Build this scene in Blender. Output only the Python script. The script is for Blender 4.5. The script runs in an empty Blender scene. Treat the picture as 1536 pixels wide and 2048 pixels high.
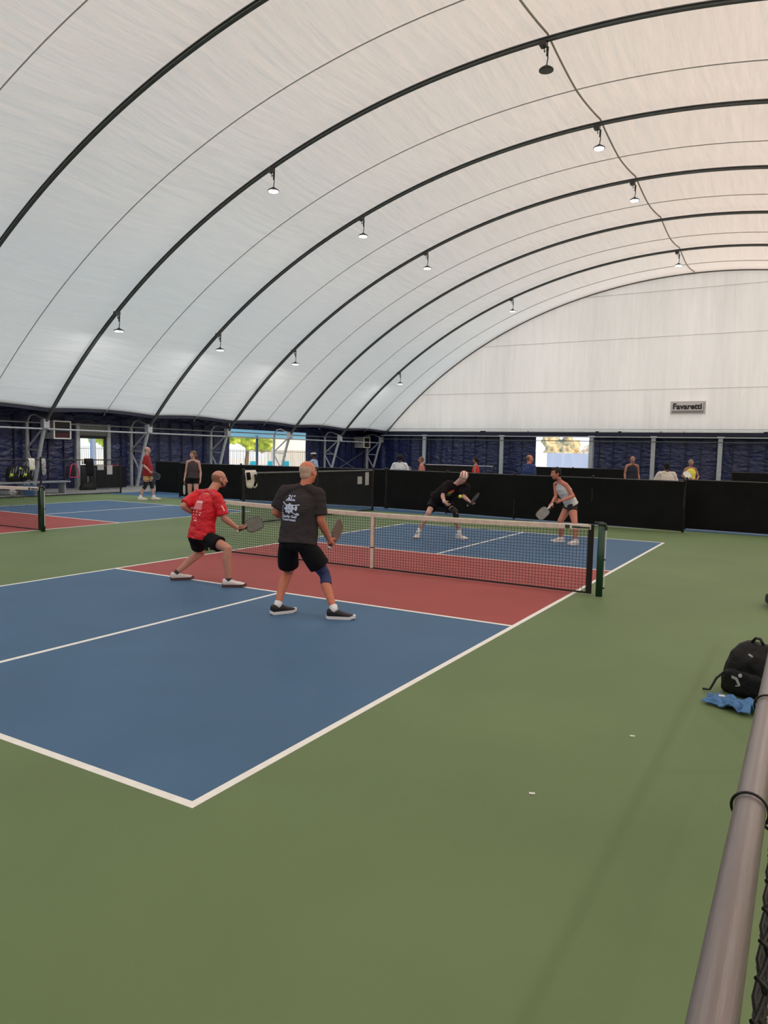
import bpy, bmesh, math, random
from mathutils import Vector, Matrix, noise, Quaternion
from mathutils.bvhtree import BVHTree
random.seed(7)
V = Vector
sc = bpy.context.scene
COL = sc.collection

# ------------------------------------------------------------------ camera, world, sun, exposure
cam_d = bpy.data.cameras.new('camera'); cam = bpy.data.objects.new('camera', cam_d); COL.objects.link(cam)
cam_d.sensor_fit = 'VERTICAL'; cam_d.sensor_height = 36.0; cam_d.lens = 36.0 * 1455.0 / 2048.0
cam_d.clip_start = 0.05; cam_d.clip_end = 500
YAW, PIT, ROL = 0.527933, -0.0823405, 0.0209207
fw = V((-math.sin(YAW) * math.cos(PIT), math.cos(YAW) * math.cos(PIT), math.sin(PIT)))
rt = V((math.cos(YAW), math.sin(YAW), 0)); up = rt.cross(fw)
r2 = rt * math.cos(ROL) + up * math.sin(ROL); u2 = -rt * math.sin(ROL) + up * math.cos(ROL)
cam.matrix_world = Matrix(((r2.x, u2.x, -fw.x, 5.559), (r2.y, u2.y, -fw.y, -9.210), (r2.z, u2.z, -fw.z, 1.757), (0, 0, 0, 1)))
sc.camera = cam
sc.view_settings.view_transform = 'Standard'; sc.view_settings.look = 'None'
sc.view_settings.gamma = 1.0; sc.view_settings.use_curve_mapping = False
sc.view_settings.exposure = 0.24
world = bpy.data.worlds.new('world'); sc.world = world; world.use_nodes = True
bg = world.node_tree.nodes['Background']; bg.inputs[0].default_value = (0.86, 0.94, 1.0, 1); bg.inputs[1].default_value = 1.7
sun_d = bpy.data.lights.new('sun', 'SUN'); sun = bpy.data.objects.new('sun', sun_d); COL.objects.link(sun)
sun_d.energy = 7.0; sun_d.color = (1.0, 0.52, 0.22); sun_d.angle = math.radians(3)
SUN_DIR = V((0.84, -0.04, 0.54)).normalized()
sun.rotation_euler = SUN_DIR.to_track_quat('Z', 'Y').to_euler(); sun.location = (30, 0, 40)

# ------------------------------------------------------------------ helpers
def lin(c):
    return tuple((x / 255 / 12.92) if x / 255 <= 0.04045 else ((x / 255 + 0.055) / 1.055) ** 2.4 for x in c)

MATS = {}
def mat(name, rgb, rough=0.6, metal=0.0, var=0.0, vscale=8.0, bump=0.0, bscale=40.0, bd=.02, emit=0.0, spec=0.5, detail=4.0, stretch=(1, 1, 1), coat=0.0):
    """procedural principled material, colour given in sRGB 0-255, with noise variation and bump"""
    if name in MATS: return MATS[name]
    m = bpy.data.materials.new(name); m.use_nodes = True; nt = m.node_tree; b = nt.nodes['Principled BSDF']
    c = lin(rgb)
    b.inputs['Base Color'].default_value = (*c, 1); b.inputs['Roughness'].default_value = rough
    b.inputs['Metallic'].default_value = metal; b.inputs['Specular IOR Level'].default_value = spec
    if coat: b.inputs['Coat Weight'].default_value = coat
    if emit:
        b.inputs['Emission Color'].default_value = (*c, 1); b.inputs['Emission Strength'].default_value = emit
    tc = nt.nodes.new('ShaderNodeTexCoord'); mp = nt.nodes.new('ShaderNodeMapping'); mp.inputs['Scale'].default_value = stretch
    nt.links.new(tc.outputs['Object'], mp.inputs[0])
    if var:
        n = nt.nodes.new('ShaderNodeTexNoise'); n.inputs['Scale'].default_value = vscale; n.inputs['Detail'].default_value = detail
        cr = nt.nodes.new('ShaderNodeValToRGB'); cr.color_ramp.elements[0].position = 0.3; cr.color_ramp.elements[1].position = 0.7
        cr.color_ramp.elements[0].color = (*[x * (1 - var) for x in c], 1); cr.color_ramp.elements[1].color = (*[min(1, x * (1 + var)) for x in c], 1)
        nt.links.new(mp.outputs[0], n.inputs['Vector']); nt.links.new(n.outputs['Fac'], cr.inputs[0]); nt.links.new(cr.outputs[0], b.inputs['Base Color'])
    if bump:
        n2 = nt.nodes.new('ShaderNodeTexNoise'); n2.inputs['Scale'].default_value = bscale; n2.inputs['Detail'].default_value = 3
        bp = nt.nodes.new('ShaderNodeBump'); bp.inputs['Strength'].default_value = bump; bp.inputs['Distance'].default_value = bd
        nt.links.new(mp.outputs[0], n2.inputs['Vector']); nt.links.new(n2.outputs['Fac'], bp.inputs['Height']); nt.links.new(bp.outputs[0], b.inputs['Normal'])
    MATS[name] = m
    return m

def obj(name, bm_or_mesh, m, parent=None, smooth=False):
    if isinstance(bm_or_mesh, bmesh.types.BMesh):
        me = bpy.data.meshes.new(name); bm_or_mesh.to_mesh(me); bm_or_mesh.free()
    else: me = bm_or_mesh
    o = bpy.data.objects.new(name, me); COL.objects.link(o)
    for mm in (m if isinstance(m, (list, tuple)) else [m]): me.materials.append(mm)
    if smooth: me.shade_smooth()
    if parent is not None:
        o.parent = parent; o.matrix_parent_inverse = Matrix.Translation(-parent.location)
    return o
def tag(o, label=None, cat=None, group=None, kind=None):
    if label: o['label'] = label
    if cat: o['category'] = cat
    if group: o['group'] = group
    if kind: o['kind'] = kind
    return o
def thing(name, label, cat, loc, group=None, kind=None):
    o = bpy.data.objects.new(name, None); COL.objects.link(o); o.location = loc; o.empty_display_size = 0.1
    return tag(o, label, cat, group, kind)
def NB(): return bmesh.new()

def box(bm, lo, hi, mi=0):
    vs = [bm.verts.new((x, y, z)) for x in (lo[0], hi[0]) for y in (lo[1], hi[1]) for z in (lo[2], hi[2])]
    for f in ((0, 1, 3, 2), (4, 6, 7, 5), (0, 4, 5, 1), (2, 3, 7, 6), (0, 2, 6, 4), (1, 5, 7, 3)):
        bm.faces.new([vs[i] for i in f]).material_index = mi
def obox(bm, c, ax, ay, az, mi=0):
    """box centred at c with half-axis vectors"""
    vs = [bm.verts.new(c + ax * i + ay * j + az * k) for i in (-1, 1) for j in (-1, 1) for k in (-1, 1)]
    for f in ((0, 1, 3, 2), (4, 6, 7, 5), (0, 4, 5, 1), (2, 3, 7, 6), (0, 2, 6, 4), (1, 5, 7, 3)):
        bm.faces.new([vs[i] for i in f]).material_index = mi
def frame(d, hint=V((0, 0, 1))):
    d = d.normalized()
    if abs(d.dot(hint)) > 0.98: hint = V((0, 1, 0)) if abs(d.y) < 0.9 else V((1, 0, 0))
    a = d.cross(hint).normalized(); b = a.cross(d).normalized()
    return a, b
def tube(bm, pts, r, seg=8, cap=True, closed=False):
    pts = [V(p) for p in pts]; n = len(pts); rings = []
    rr = r if isinstance(r, (list, tuple)) else [r] * n
    pa = None
    for i, p in enumerate(pts):
        if closed: d = pts[(i + 1) % n] - pts[i - 1]
        else: d = pts[min(i + 1, n - 1)] - pts[max(i - 1, 0)]
        d.normalize()
        if pa is None: a, b = frame(d)
        else:
            a = (pa - d * pa.dot(d))
            a = a.normalized() if a.length > 1e-6 else frame(d)[0]
            b = a.cross(d)
        pa = a
        rings.append([bm.verts.new(p + (a * math.cos(t) + b * math.sin(t)) * rr[i]) for t in [2 * math.pi * k / seg for k in range(seg)]])
    for i in range(n if closed else n - 1):
        A, B = rings[i], rings[(i + 1) % n]
        for k in range(seg): bm.faces.new((A[k], A[(k + 1) % seg], B[(k + 1) % seg], B[k]))
    if cap and not closed:
        bm.faces.new(rings[0][::-1]); bm.faces.new(rings[-1])
def ell(bm, c, ax, ay, az, sub=2):
    """ellipsoid with semi-axis vectors"""
    M = Matrix(((ax.x, ay.x, az.x, c.x), (ax.y, ay.y, az.y, c.y), (ax.z, ay.z, az.z, c.z), (0, 0, 0, 1)))
    bmesh.ops.create_icosphere(bm, subdivisions=sub, radius=1.0, matrix=M)
def sph(bm, c, r, sub=2): ell(bm, V(c), V((r, 0, 0)), V((0, r, 0)), V((0, 0, r)), sub)
def caps(bm, a, b, ra, rb, sub=2):
    a, b = V(a), V(b)
    sph(bm, a, ra, sub); sph(bm, b, rb, sub); tube(bm, [a, b], [ra, rb], 14)
def loft(bm, rings, seg=24, sq=1.0):
    """rings = (centre, right, front, half width, half depth)"""
    R = []
    for c, rx, fy, hw, hd in rings:
        row = []
        for k in range(seg):
            t = 2 * math.pi * k / seg; cs, sn = math.cos(t), math.sin(t)
            cs = math.copysign(abs(cs) ** sq, cs); sn = math.copysign(abs(sn) ** sq, sn)
            row.append(bm.verts.new(c + rx * (cs * hw) + fy * (sn * hd)))
        R.append(row)
    for A, B in zip(R, R[1:]):
        for k in range(seg): bm.faces.new((A[k], A[(k + 1) % seg], B[(k + 1) % seg], B[k]))
    bm.faces.new(R[0][::-1]); bm.faces.new(R[-1])
def wobble(me, amp, scale, seed=0.0, stretch=(1, 1, 1)):
    me.update()
    nn = [v.normal.copy() for v in me.vertices]
    for v, n in zip(me.vertices, nn):
        p = V((v.co.x * stretch[0], v.co.y * stretch[1], v.co.z * stretch[2])) * scale + V((seed, seed * 1.7, seed * .3))
        v.co += n * (noise.noise(p) + 0.5 * noise.noise(p * 2.1)) * amp
def vox(bm, size, smooth=4, fac=0.5):
    bmesh.ops.recalc_face_normals(bm, faces=bm.faces[:])
    me = bpy.data.meshes.new('tmp'); bm.to_mesh(me); bm.free()
    o = bpy.data.objects.new('tmp', me); COL.objects.link(o)
    m = o.modifiers.new('r', 'REMESH'); m.mode = 'VOXEL'; m.voxel_size = size; m.adaptivity = 0
    if smooth:
        s = o.modifiers.new('s', 'SMOOTH'); s.iterations = smooth; s.factor = fac
    dg = bpy.context.evaluated_depsgraph_get(); dg.update()
    out = bpy.data.meshes.new_from_object(o.evaluated_get(dg))
    bpy.data.objects.remove(o); bpy.data.meshes.remove(me)
    out.materials.clear(); out.shade_smooth()
    return out
def text_mesh(body, size, bold=0.0):
    cu = bpy.data.curves.new('t', 'FONT'); cu.body = body; cu.size = size; cu.align_x = 'CENTER'; cu.align_y = 'CENTER'; cu.offset = bold; cu.resolution_u = 3
    o = bpy.data.objects.new('t', cu); COL.objects.link(o)
    dg = bpy.context.evaluated_depsgraph_get(); dg.update()
    me = bpy.data.meshes.new_from_object(o.evaluated_get(dg)); bpy.data.objects.remove(o); bpy.data.curves.remove(cu)
    return me

# ------------------------------------------------------------------ materials
M_green = mat('court_green_acrylic', (102, 122, 82), .66, spec=.3, var=.09, vscale=.55, bump=.12, bscale=260, detail=9)
M_blue = mat('court_blue_acrylic', (68, 102, 137), .66, spec=.3, var=.07, vscale=.8, bump=.12, bscale=260, detail=8)
M_red = mat('court_red_acrylic', (158, 70, 68), .66, spec=.3, var=.08, vscale=.8, bump=.12, bscale=260, detail=8)
M_line = mat('white_line_paint', (236, 236, 232), .6, var=.05, vscale=14)
M_conc = mat('grey_concrete', (150, 150, 150), .8, var=.12, vscale=3, bump=.2)
M_steel = mat('galvanised_steel', (176, 182, 190), .45, .3, var=.15, vscale=12)
M_rib = mat('dark_rib_steel', (88, 92, 92), .5, .3, var=.12, vscale=5)
M_navy = mat('navy_vinyl', (28, 38, 84), .32, var=.25, vscale=2.2, bump=1.0, bscale=2.6, bd=.10, stretch=(1, 1, 2.2), spec=.6)
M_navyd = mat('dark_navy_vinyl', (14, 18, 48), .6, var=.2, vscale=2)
M_screen = mat('black_windscreen', (17, 18, 19), .85, var=.25, vscale=1.5, bump=.6, bscale=5, spec=.2)
M_black = mat('black_plastic', (14, 14, 15), .5)
M_blackcloth = mat('black_cloth', (20, 20, 25), .85, var=.2, vscale=10, bump=.4, bscale=25, spec=.2)
M_vinylwire = mat('black_vinyl_wire', (20, 20, 21), .45)
M_white = mat('white_plastic', (232, 232, 230), .5)
M_tape = mat('net_headband', (222, 212, 200), .7, var=.1, vscale=12, bump=.4, bscale=30)
M_netcord = mat('black_net_cord', (10, 10, 11), .7)
M_postgreen = mat('dark_green_paint', (18, 62, 42), .4, var=.1, vscale=6)
M_paper = mat('white_paper', (225, 226, 228), .7)

def fabric(name, base, trans, tcol, bs=(1, .18, 1), bump=.35, bscale=2.2, fold_shade=0.0):
    m = bpy.data.materials.new(name); m.use_nodes = True; nt = m.node_tree
    nt.nodes.clear(); out = nt.nodes.new('ShaderNodeOutputMaterial')
    d = nt.nodes.new('ShaderNodeBsdfDiffuse'); t = nt.nodes.new('ShaderNodeBsdfTranslucent'); g = nt.nodes.new('ShaderNodeBsdfGlossy')
    d.inputs[0].default_value = (*base, 1); t.inputs[0].default_value = (*tcol, 1); g.inputs['Roughness'].default_value = .42
    mx = nt.nodes.new('ShaderNodeMixShader'); mx.inputs[0].default_value = trans
    mg = nt.nodes.new('ShaderNodeMixShader'); mg.inputs[0].default_value = .06
    tc = nt.nodes.new('ShaderNodeTexCoord'); mp = nt.nodes.new('ShaderNodeMapping'); mp.inputs['Scale'].default_value = bs
    n = nt.nodes.new('ShaderNodeTexNoise'); n.inputs['Scale'].default_value = bscale; n.inputs['Detail'].default_value = 4
    bp = nt.nodes.new('ShaderNodeBump'); bp.inputs['Strength'].default_value = bump; bp.inputs['Distance'].default_value = .06
    nt.links.new(tc.outputs['Object'], mp.inputs[0]); nt.links.new(mp.outputs[0], n.inputs['Vector']); nt.links.new(n.outputs['Fac'], bp.inputs['Height'])
    if fold_shade:  # stretched noise in the translucent colour imitates the shading of folds
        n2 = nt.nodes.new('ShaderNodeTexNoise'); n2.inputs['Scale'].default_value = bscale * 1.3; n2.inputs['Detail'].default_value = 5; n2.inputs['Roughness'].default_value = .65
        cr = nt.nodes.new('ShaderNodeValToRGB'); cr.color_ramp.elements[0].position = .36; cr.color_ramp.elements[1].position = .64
        cr.color_ramp.elements[0].color = (*[q * (1 - fold_shade) for q in tcol], 1); cr.color_ramp.elements[1].color = (*[min(1, q * (1 + fold_shade)) for q in tcol], 1)
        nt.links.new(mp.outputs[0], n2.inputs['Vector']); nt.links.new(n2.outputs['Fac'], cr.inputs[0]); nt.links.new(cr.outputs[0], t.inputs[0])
    for s in (d, t, g): nt.links.new(bp.outputs[0], s.inputs['Normal'])
    nt.links.new(d.outputs[0], mx.inputs[1]); nt.links.new(t.outputs[0], mx.inputs[2])
    nt.links.new(mx.outputs[0], mg.inputs[1]); nt.links.new(g.outputs[0], mg.inputs[2]); nt.links.new(mg.outputs[0], out.inputs[0])
    return m
M_roof = fabric('translucent_roof_fabric', (.80, .80, .80), .26, (.78, .78, .78), bs=(2.6, .3, 2.6), bump=.7, bscale=1.5, fold_shade=.035)
M_seam = fabric('seam_strap', (.6, .56, .54), .30, (.42, .36, .33), bump=.05)
M_seamg = fabric('seam_grey', (.6, .6, .6), .26, (.45, .44, .43), bump=.05)
M_endfab = fabric('translucent_end_fabric', (.80, .80, .80), .25, (.88, .86, .83), bs=(1.8, 1, .14), bump=.8, bscale=2.0, fold_shade=.09)

# ------------------------------------------------------------------ floor (one mesh, painted courts as faces)
COURTS = [(0.0, 0.0), (-11.15, 0.0), (0.0, 21.0), (-11.15, 21.0)]
xs = {-21.3, -17.05, 21.3}; ys = {-22.0, 9.30, 11.9, 34.2}
HX, HY, NV, LW = 3.048, 6.706, 2.14, .052
for cx, cy in COURTS:
    for s in (-1, 1):
        xs |= {cx + s * HX, cx + s * (HX - LW), cx + s * LW / 2}
        ys |= {cy + s * HY, cy + s * (HY - LW), cy + s * NV, cy + s * (NV + LW)}
xs = sorted(xs); ys = sorted(ys)
def surf(x, y):
    if x < -17.05: return 4
    for cx, cy in COURTS:
        a, b = abs(x - cx), abs(y - cy)
        if a < HX and b < HY:
            if a > HX - LW or b > HY - LW: return 3
            if NV < b < NV + LW: return 3
            if b < NV: return 2
            if a < LW / 2: return 3
            return 1
    if 9.30 < y < 11.9: return 1
    return 0
bm = NB(); gv = [[bm.verts.new((x, y + (.035 * (x + 5.5) if y == 9.30 else 0), 0)) for y in ys] for x in xs]
for i in range(len(xs) - 1):
    for j in range(len(ys) - 1):
        f = bm.faces.new((gv[i][j], gv[i + 1][j], gv[i + 1][j + 1], gv[i][j + 1]))
        f.material_index = surf((xs[i] + xs[i + 1]) / 2, (ys[j] + ys[j + 1]) / 2)
fl = obj('floor', bm, [M_green, M_blue, M_red, M_line, M_conc]); tag(fl, 'green blue and red painted court floor with white lines', 'floor', kind='structure')

# ------------------------------------------------------------------ dome
R0 = 25.7; ZC = 11.58 - R0; TH = math.asin(19.45 / R0); Y0, Y1 = -21.8, 33.45
RIBS = [3.2 + 5 * k for k in range(-5, 7)]
def arc(th, r, y): return V((math.sin(th) * r, y, ZC + math.cos(th) * r))
def sagf(y):
    t = ((y - 3.2) / 5.0) % 1.0
    return 0.24 * (1 - abs(2 * t - 1) ** 1.6)
NT = 84; ny = int((Y1 - Y0) / 5.0 * 10)
bm = NB(); rows = []
for j in range(ny + 1):
    y = Y0 + (Y1 - Y0) * j / ny; s = sagf(y); row = []
    for i in range(NT + 1):
        u = -1 + 2 * i / NT
        th = u * (TH - 0.016 - 0.004 * (s / .24))
        rr = R0 + .14 - s * (1 - abs(u) ** 6) + .012 * noise.noise(V((u * 9, y * .5, 2)))
        row.append(bm.verts.new(arc(th, rr, y)))
    rows.append(row)
for A, B in zip(rows, rows[1:]):
    for i in range(NT): bm.faces.new((A[i], A[i + 1], B[i + 1], B[i]))
ce = obj('ceiling', bm, M_roof, smooth=True); tag(ce, 'white translucent fabric roof stretched over arched ribs', 'roof', kind='structure')
# ridge strap and mid-bay welds
bm = NB(); thr = -0.4 / R0
tube(bm, [arc(thr, R0 + .10 - sagf(Y0 + .25 * k), Y0 + .25 * k) for k in range(int((Y1 - Y0) / .25) + 1)], .028, 6)
tag(obj('trim_1', bm, M_seam), 'tan strap seam running along the ridge of the fabric roof', 'seam', kind='structure')
for k, yr in enumerate(RIBS[3:-1]):
    bm = NB(); y = yr + 2.5
    tube(bm, [arc(-TH * .985 + 2 * TH * .985 * i / 90, R0 + .12 - .24 * (1 - abs(-.985 + 1.97 * i / 90) ** 6), y) for i in range(91)], .016, 5)
    o = obj('trim_%d' % (k + 2), bm, M_seamg); tag(o, 'thin grey weld seam across the roof between two ribs', 'seam', kind='structure')
# ribs with their truss columns
ORD = {2: 'left foot hidden, third behind the camera'}
names = {3.2: 'the one nearest the camera, cut off at top left', 8.2: 'second rib from the camera, foot by the door heater',
         13.2: 'third rib from the camera, foot behind the knee braces man', 18.2: 'fourth rib from the camera, foot left of the side opening',
         23.2: 'fifth rib from the camera, foot inside the side opening', 28.2: 'sixth rib from the camera, foot left of the far heater', 33.2: 'last rib, lying against the white end wall'}
for y in [3.2, 8.2, 13.2, 18.2, 23.2, 28.2, 33.2, -1.8]:
    if y < 0: continue
    t = thing('roof_rib', 'dark arched steel roof rib, ' + names[y], 'rib', (-19.45, y, 0), 'arched ribs of the roof')
    bm = NB(); N = 100
    w, hh = (.05, .095) if y < 33 else (.05, .05)
    pr = [(-w, 0), (w, 0), (w, .025), (.02, .03), (.02, hh - .03), (w, hh - .025), (w, hh), (-w, hh), (-w, hh - .025), (-.02, hh - .03), (-.02, .03), (-w, .025)]
    rg = []
    for i in range(N + 1):
        th = -TH + 2 * TH * i / N
        rg.append([bm.verts.new(arc(th, R0 + .02 - q[1], y + q[0])) for q in pr])
    for A, B in zip(rg, rg[1:]):
        for k in range(len(pr)): bm.faces.new((A[k], A[(k + 1) % len(pr)], B[(k + 1) % len(pr)], B[k]))
    bm.faces.new(rg[0]); bm.faces.new(rg[-1][::-1])
    obj('arch', bm, M_rib, t)
    bm = NB(); tube(bm, [(-19.47, y, 2.66), (-19.75, y, 1.85), (-20.28, y, 0)], .075, 8)
    obj('inner_leg', bm, M_steel, t)
    bm = NB(); tube(bm, [(-20.62, y, 0), (-20.62, y, 2.62)], .07, 8); obj('outer_leg', bm, M_steel, t)
    for a, b in (((-20.62, 1.62), (-19.52, 2.5)), ((-20.62, 1.58), (-19.83, 1.55)), ((-20.62, 1.5), (-20.1, .7))):
        bm = NB(); tube(bm, [(a[0], y, a[1]), (b[0], y, b[1])], .04, 6); obj('brace', bm, M_steel, t)
    bm = NB(); tube(bm, [(-20.62, y, 2.6), (-20.4, y, 2.88), (-20.15, y, 2.92), (-19.8, y, 2.8), (-19.5, y, 2.72)], .04, 6); obj('head_bend', bm, M_steel, t)
    bm = NB(); box(bm, (-19.62, y - .12, 2.38), (-19.4, y + .12, 2.72)); obj('foot_plate', bm, M_steel, t)

# high bay lights
LAMP_W = 62.0
M_lens = mat('lit_lens', (255, 255, 252), .4, emit=14)
M_lensoff = mat('unlit_lens', (90, 90, 92), .3)
M_house = mat('lamp_housing', (60, 60, 62), .4, .4)
row_n = {-0.4: 'ridge row', -8.6: 'middle row', -15.35: 'lowest left row', 8.6: 'unseen right row', 15.35: 'unseen far right row'}
ribn = {8.2: 'second rib', 13.2: 'third rib', 18.2: 'fourth rib', 28.2: 'sixth rib', -1.8: 'unseen rib near the baseline', -11.8: 'unseen rib behind the camera'}
for xr in (-0.4, -8.6, -15.35, 8.6, 15.35):  # right rows and last two ribs: unseen lamps, added to light the floor
    for y in (8.2, 13.2, 18.2, 28.2, -1.8, -11.8):
        x = xr; off = (x == -0.4 and y == 8.2)
        if x > 0: x = x + (.9 if int(y * 5) % 2 else -.5)  # uneven shift keeps rail shadows from the added rows from lining up
        zt = ZC + math.sqrt((R0 - .11) ** 2 - x * x); zl = zt - .62
        t = thing('high_bay_light', ('unlit dark' if off else 'lit white') + ' disc light hanging from the %s in the %s' % (ribn[y], row_n[xr]), 'light', (x, y, zt), 'disc lights hanging from the roof ribs')
        a = random.uniform(-.3, .3)
        bm = NB(); obox(bm, V((x - .08, y - .02, zt - .02)), V((.08, 0, 0)), V((0, .09, 0)), V((0, 0, .06))); obj('clamp', bm, M_house, t)
        bm = NB(); tube(bm, [(x - .08, y, zt - .05), (x - .06, y, zt - .2), (x + .02, y, zt - .12), (x + .03, y, zt - .36), (x, y, zl + .08)], .014, 5); obj('cord', bm, M_black, t)
        bm = NB(); tube(bm, [(x + .02, y, zt - .1), (x + .01, y, zt - .3)], .028, 6); obj('hanger', bm, M_black, t)
        bm = NB(); tube(bm, [(x, y, zl + .1), (x, y, zl + .06), (x, y, zl + .05), (x, y, zl + .015), (x, y, zl - .012)], [.05, .06, .13, .17, .172], 24); obj('housing', bm, M_house, t)
        bm = NB(); tube(bm, [(x, y, zl - .010), (x, y, zl - .022)], [.15, .14], 24); obj('lens', bm, M_lensoff if off else M_lens, t)
        if not off:
            ld = bpy.data.lights.new('lamp_light', 'AREA'); ld.shape = 'DISK'; ld.size = .34; ld.energy = LAMP_W; ld.color = (1.0, .97, .93)
            lo_ = bpy.data.objects.new('lamp_light', ld); COL.objects.link(lo_); lo_.parent = t; lo_.location = (0, 0, zl - .03 - zt)

# end wall fabric with bottom hem, seams
def segz(x): return ZC + math.sqrt((R0 + .16) ** 2 - x * x)
bm = NB(); NX, NZ = 320, 24; rows = []
for i in range(NX + 1):
    x = -19.05 + 38.1 * i / NX; zt = segz(x); row = []
    for j in range(NZ + 1):
        z = 3.14 + (max(zt, 3.16) - 3.14) * j / NZ
        y = 33.3 + .05 * noise.noise(V((x * 1.6, z * .22, 0))) + .035 * noise.noise(V((x * 5 + z * .3, z * .3, 3)))
        row.append(bm.verts.new((x, y, z)))
    rows.append(row)
for A, B in zip(rows, rows[1:]):
    for j in range(NZ): bm.faces.new((A[j], B[j], B[j + 1], A[j + 1]))
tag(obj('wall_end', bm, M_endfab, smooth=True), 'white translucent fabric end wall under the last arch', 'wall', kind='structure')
bm = NB()
for zz in (5.5, 8.35, 10.8):
    xm = math.sqrt(R0 ** 2 - (zz - ZC) ** 2)
    tube(bm, [(-xm, 33.25, zz), (xm, 33.25, zz)], .012, 5)
tube(bm, [(-19, 33.24, 3.32), (19, 33.24, 3.32)], .014, 5)
tag(obj('trim_20', bm, mat('end_seam', (200, 196, 190), .7)), 'faint horizontal weld seams across the end wall fabric', 'seam', kind='structure')
# back closure behind the camera
bm = NB(); vs = [bm.verts.new(arc(-TH + 2 * TH * i / 40, R0 + .1, Y0)) for i in range(41)]; bm.faces.new(vs)
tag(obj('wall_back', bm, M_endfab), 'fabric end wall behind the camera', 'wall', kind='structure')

# lower walls: navy vinyl
def curtain(name, label, a, b, z0, z1, wave=.05, m=M_navy, n=None, nrm=None, parent=None):
    a, b = V((*a, 0)), V((*b, 0)); d = b - a; L = d.length; n = n or max(8, int(L * 14)); pn = V((d.y, -d.x, 0)).normalized()
    bm = NB(); rows = []; sd = random.random() * 50
    for i in range(n + 1):
        s = L * i / n; row = []
        for j in range(7):
            z = z0 + (z1 - z0) * j / 6
            w = wave * (noise.noise(V((s * 1.3 + sd, z * .25, 0))) + .45 * noise.noise(V((s * 4 + sd, z * .7, 5))))
            row.append(bm.verts.new(a + d * (i / n) + pn * w + V((0, 0, z))))
        rows.append(row)
    for A, B in zip(rows, rows[1:]):
        for j in range(6): bm.faces.new((A[j], B[j], B[j + 1], A[j + 1]))
    o = obj(name, bm, m, parent, smooth=True)
    if label: tag(o, label, 'wall', kind='structure')
    return o
XW = -20.82
def leftwall():
    root = thing('wall_left', 'quilted navy vinyl side wall with a door and a wide opening', 'wall', (XW, 5, 0), kind='structure')
    for a, b in ((-21.8, 10.46), (12.12, 19.8), (26.5, 34.0)): curtain('wall_panel', None, (XW, a), (XW, b), 0, 3.5, parent=root)
    curtain('wall_panel', None, (XW, 10.2), (XW, 12.4), 2.62, 3.5, parent=root)
    curtain('wall_panel', None, (XW, 19.8), (XW, 26.5), 2.80, 3.5, .02, parent=root)
    bm = NB()
    n = 220; A = []; B = []
    for i in range(n + 1):
        y = Y0 + (34.0 - Y0) * i / n; s = sagf(y) / .24
        A.append(bm.verts.new((-19.22 + .09 * s, y, 2.98 + .12 * s))); B.append(bm.verts.new((XW, y, 3.5)))
    for i in range(n): bm.faces.new((A[i], A[i + 1], B[i + 1], B[i]))
    C = [bm.verts.new((v.co.x - .02, v.co.y, v.co.z + .26)) for v in A]
    for i in range(n): bm.faces.new((A[i], A[i + 1], C[i + 1], C[i]))
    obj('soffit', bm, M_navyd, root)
    for i, y in enumerate([5.6 + .72 * k for k in range(40)]):
        if 10.3 < y < 12.3 or 19.6 < y < 26.6: continue
        bm = NB(); box(bm, (XW + .03, y - .018, .05), (XW + .06, y + .018, 2.9)); obj('wall_batten', bm, M_navyd, root)
leftwall()
def endwall():
    root = thing('wall_far', 'navy vinyl lower end wall with an opening', 'wall', (0, 33.7, 0), kind='structure')
    for a, b in ((-20.8, -8.9), (-5.4, 20.8)): curtain('wall_panel', None, (a, 33.75), (b, 33.75), 0, 2.95, .10, parent=root)
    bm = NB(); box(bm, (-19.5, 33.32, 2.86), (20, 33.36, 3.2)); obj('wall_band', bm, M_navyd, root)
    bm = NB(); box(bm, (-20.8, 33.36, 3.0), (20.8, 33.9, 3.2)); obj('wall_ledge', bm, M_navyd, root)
    for q in (-1, 1):
        bm = NB(); box(bm, (min(q * 20.9, q * 18.95), 33.36, 2.9), (max(q * 20.9, q * 18.95), 33.44, 3.8)); obj('wall_corner', bm, M_navyd, root)
    for k in range(52):
        x = -19.9 + .78 * k
        if -9.1 < x < -5.3: continue
        bm = NB(); box(bm, (x - .02, 33.62, .05), (x + .02, 33.66, 2.85)); obj('wall_batten', bm, M_navyd, root)
endwall(); WF = [o_ for o_ in COL.objects if o_.name == 'wall_far'][0]
curtain('wall_right', 'navy vinyl side wall on the right', (20.82, Y0), (20.82, 34), 0, 3.5)
curtain('wall_rear', 'navy vinyl wall behind the camera', (-20.8, Y0), (20.8, Y0), 0, 3.4)
bm = NB(); A = [bm.verts.new(p) for p in ((19.2, Y0, 3.0), (19.2, 34, 3.0), (20.82, 34, 3.5), (20.82, Y0, 3.5))]; bm.faces.new(A)
tag(obj('trim_21', bm, M_navyd), 'navy soffit along the right side wall', 'soffit', kind='structure')

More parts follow.
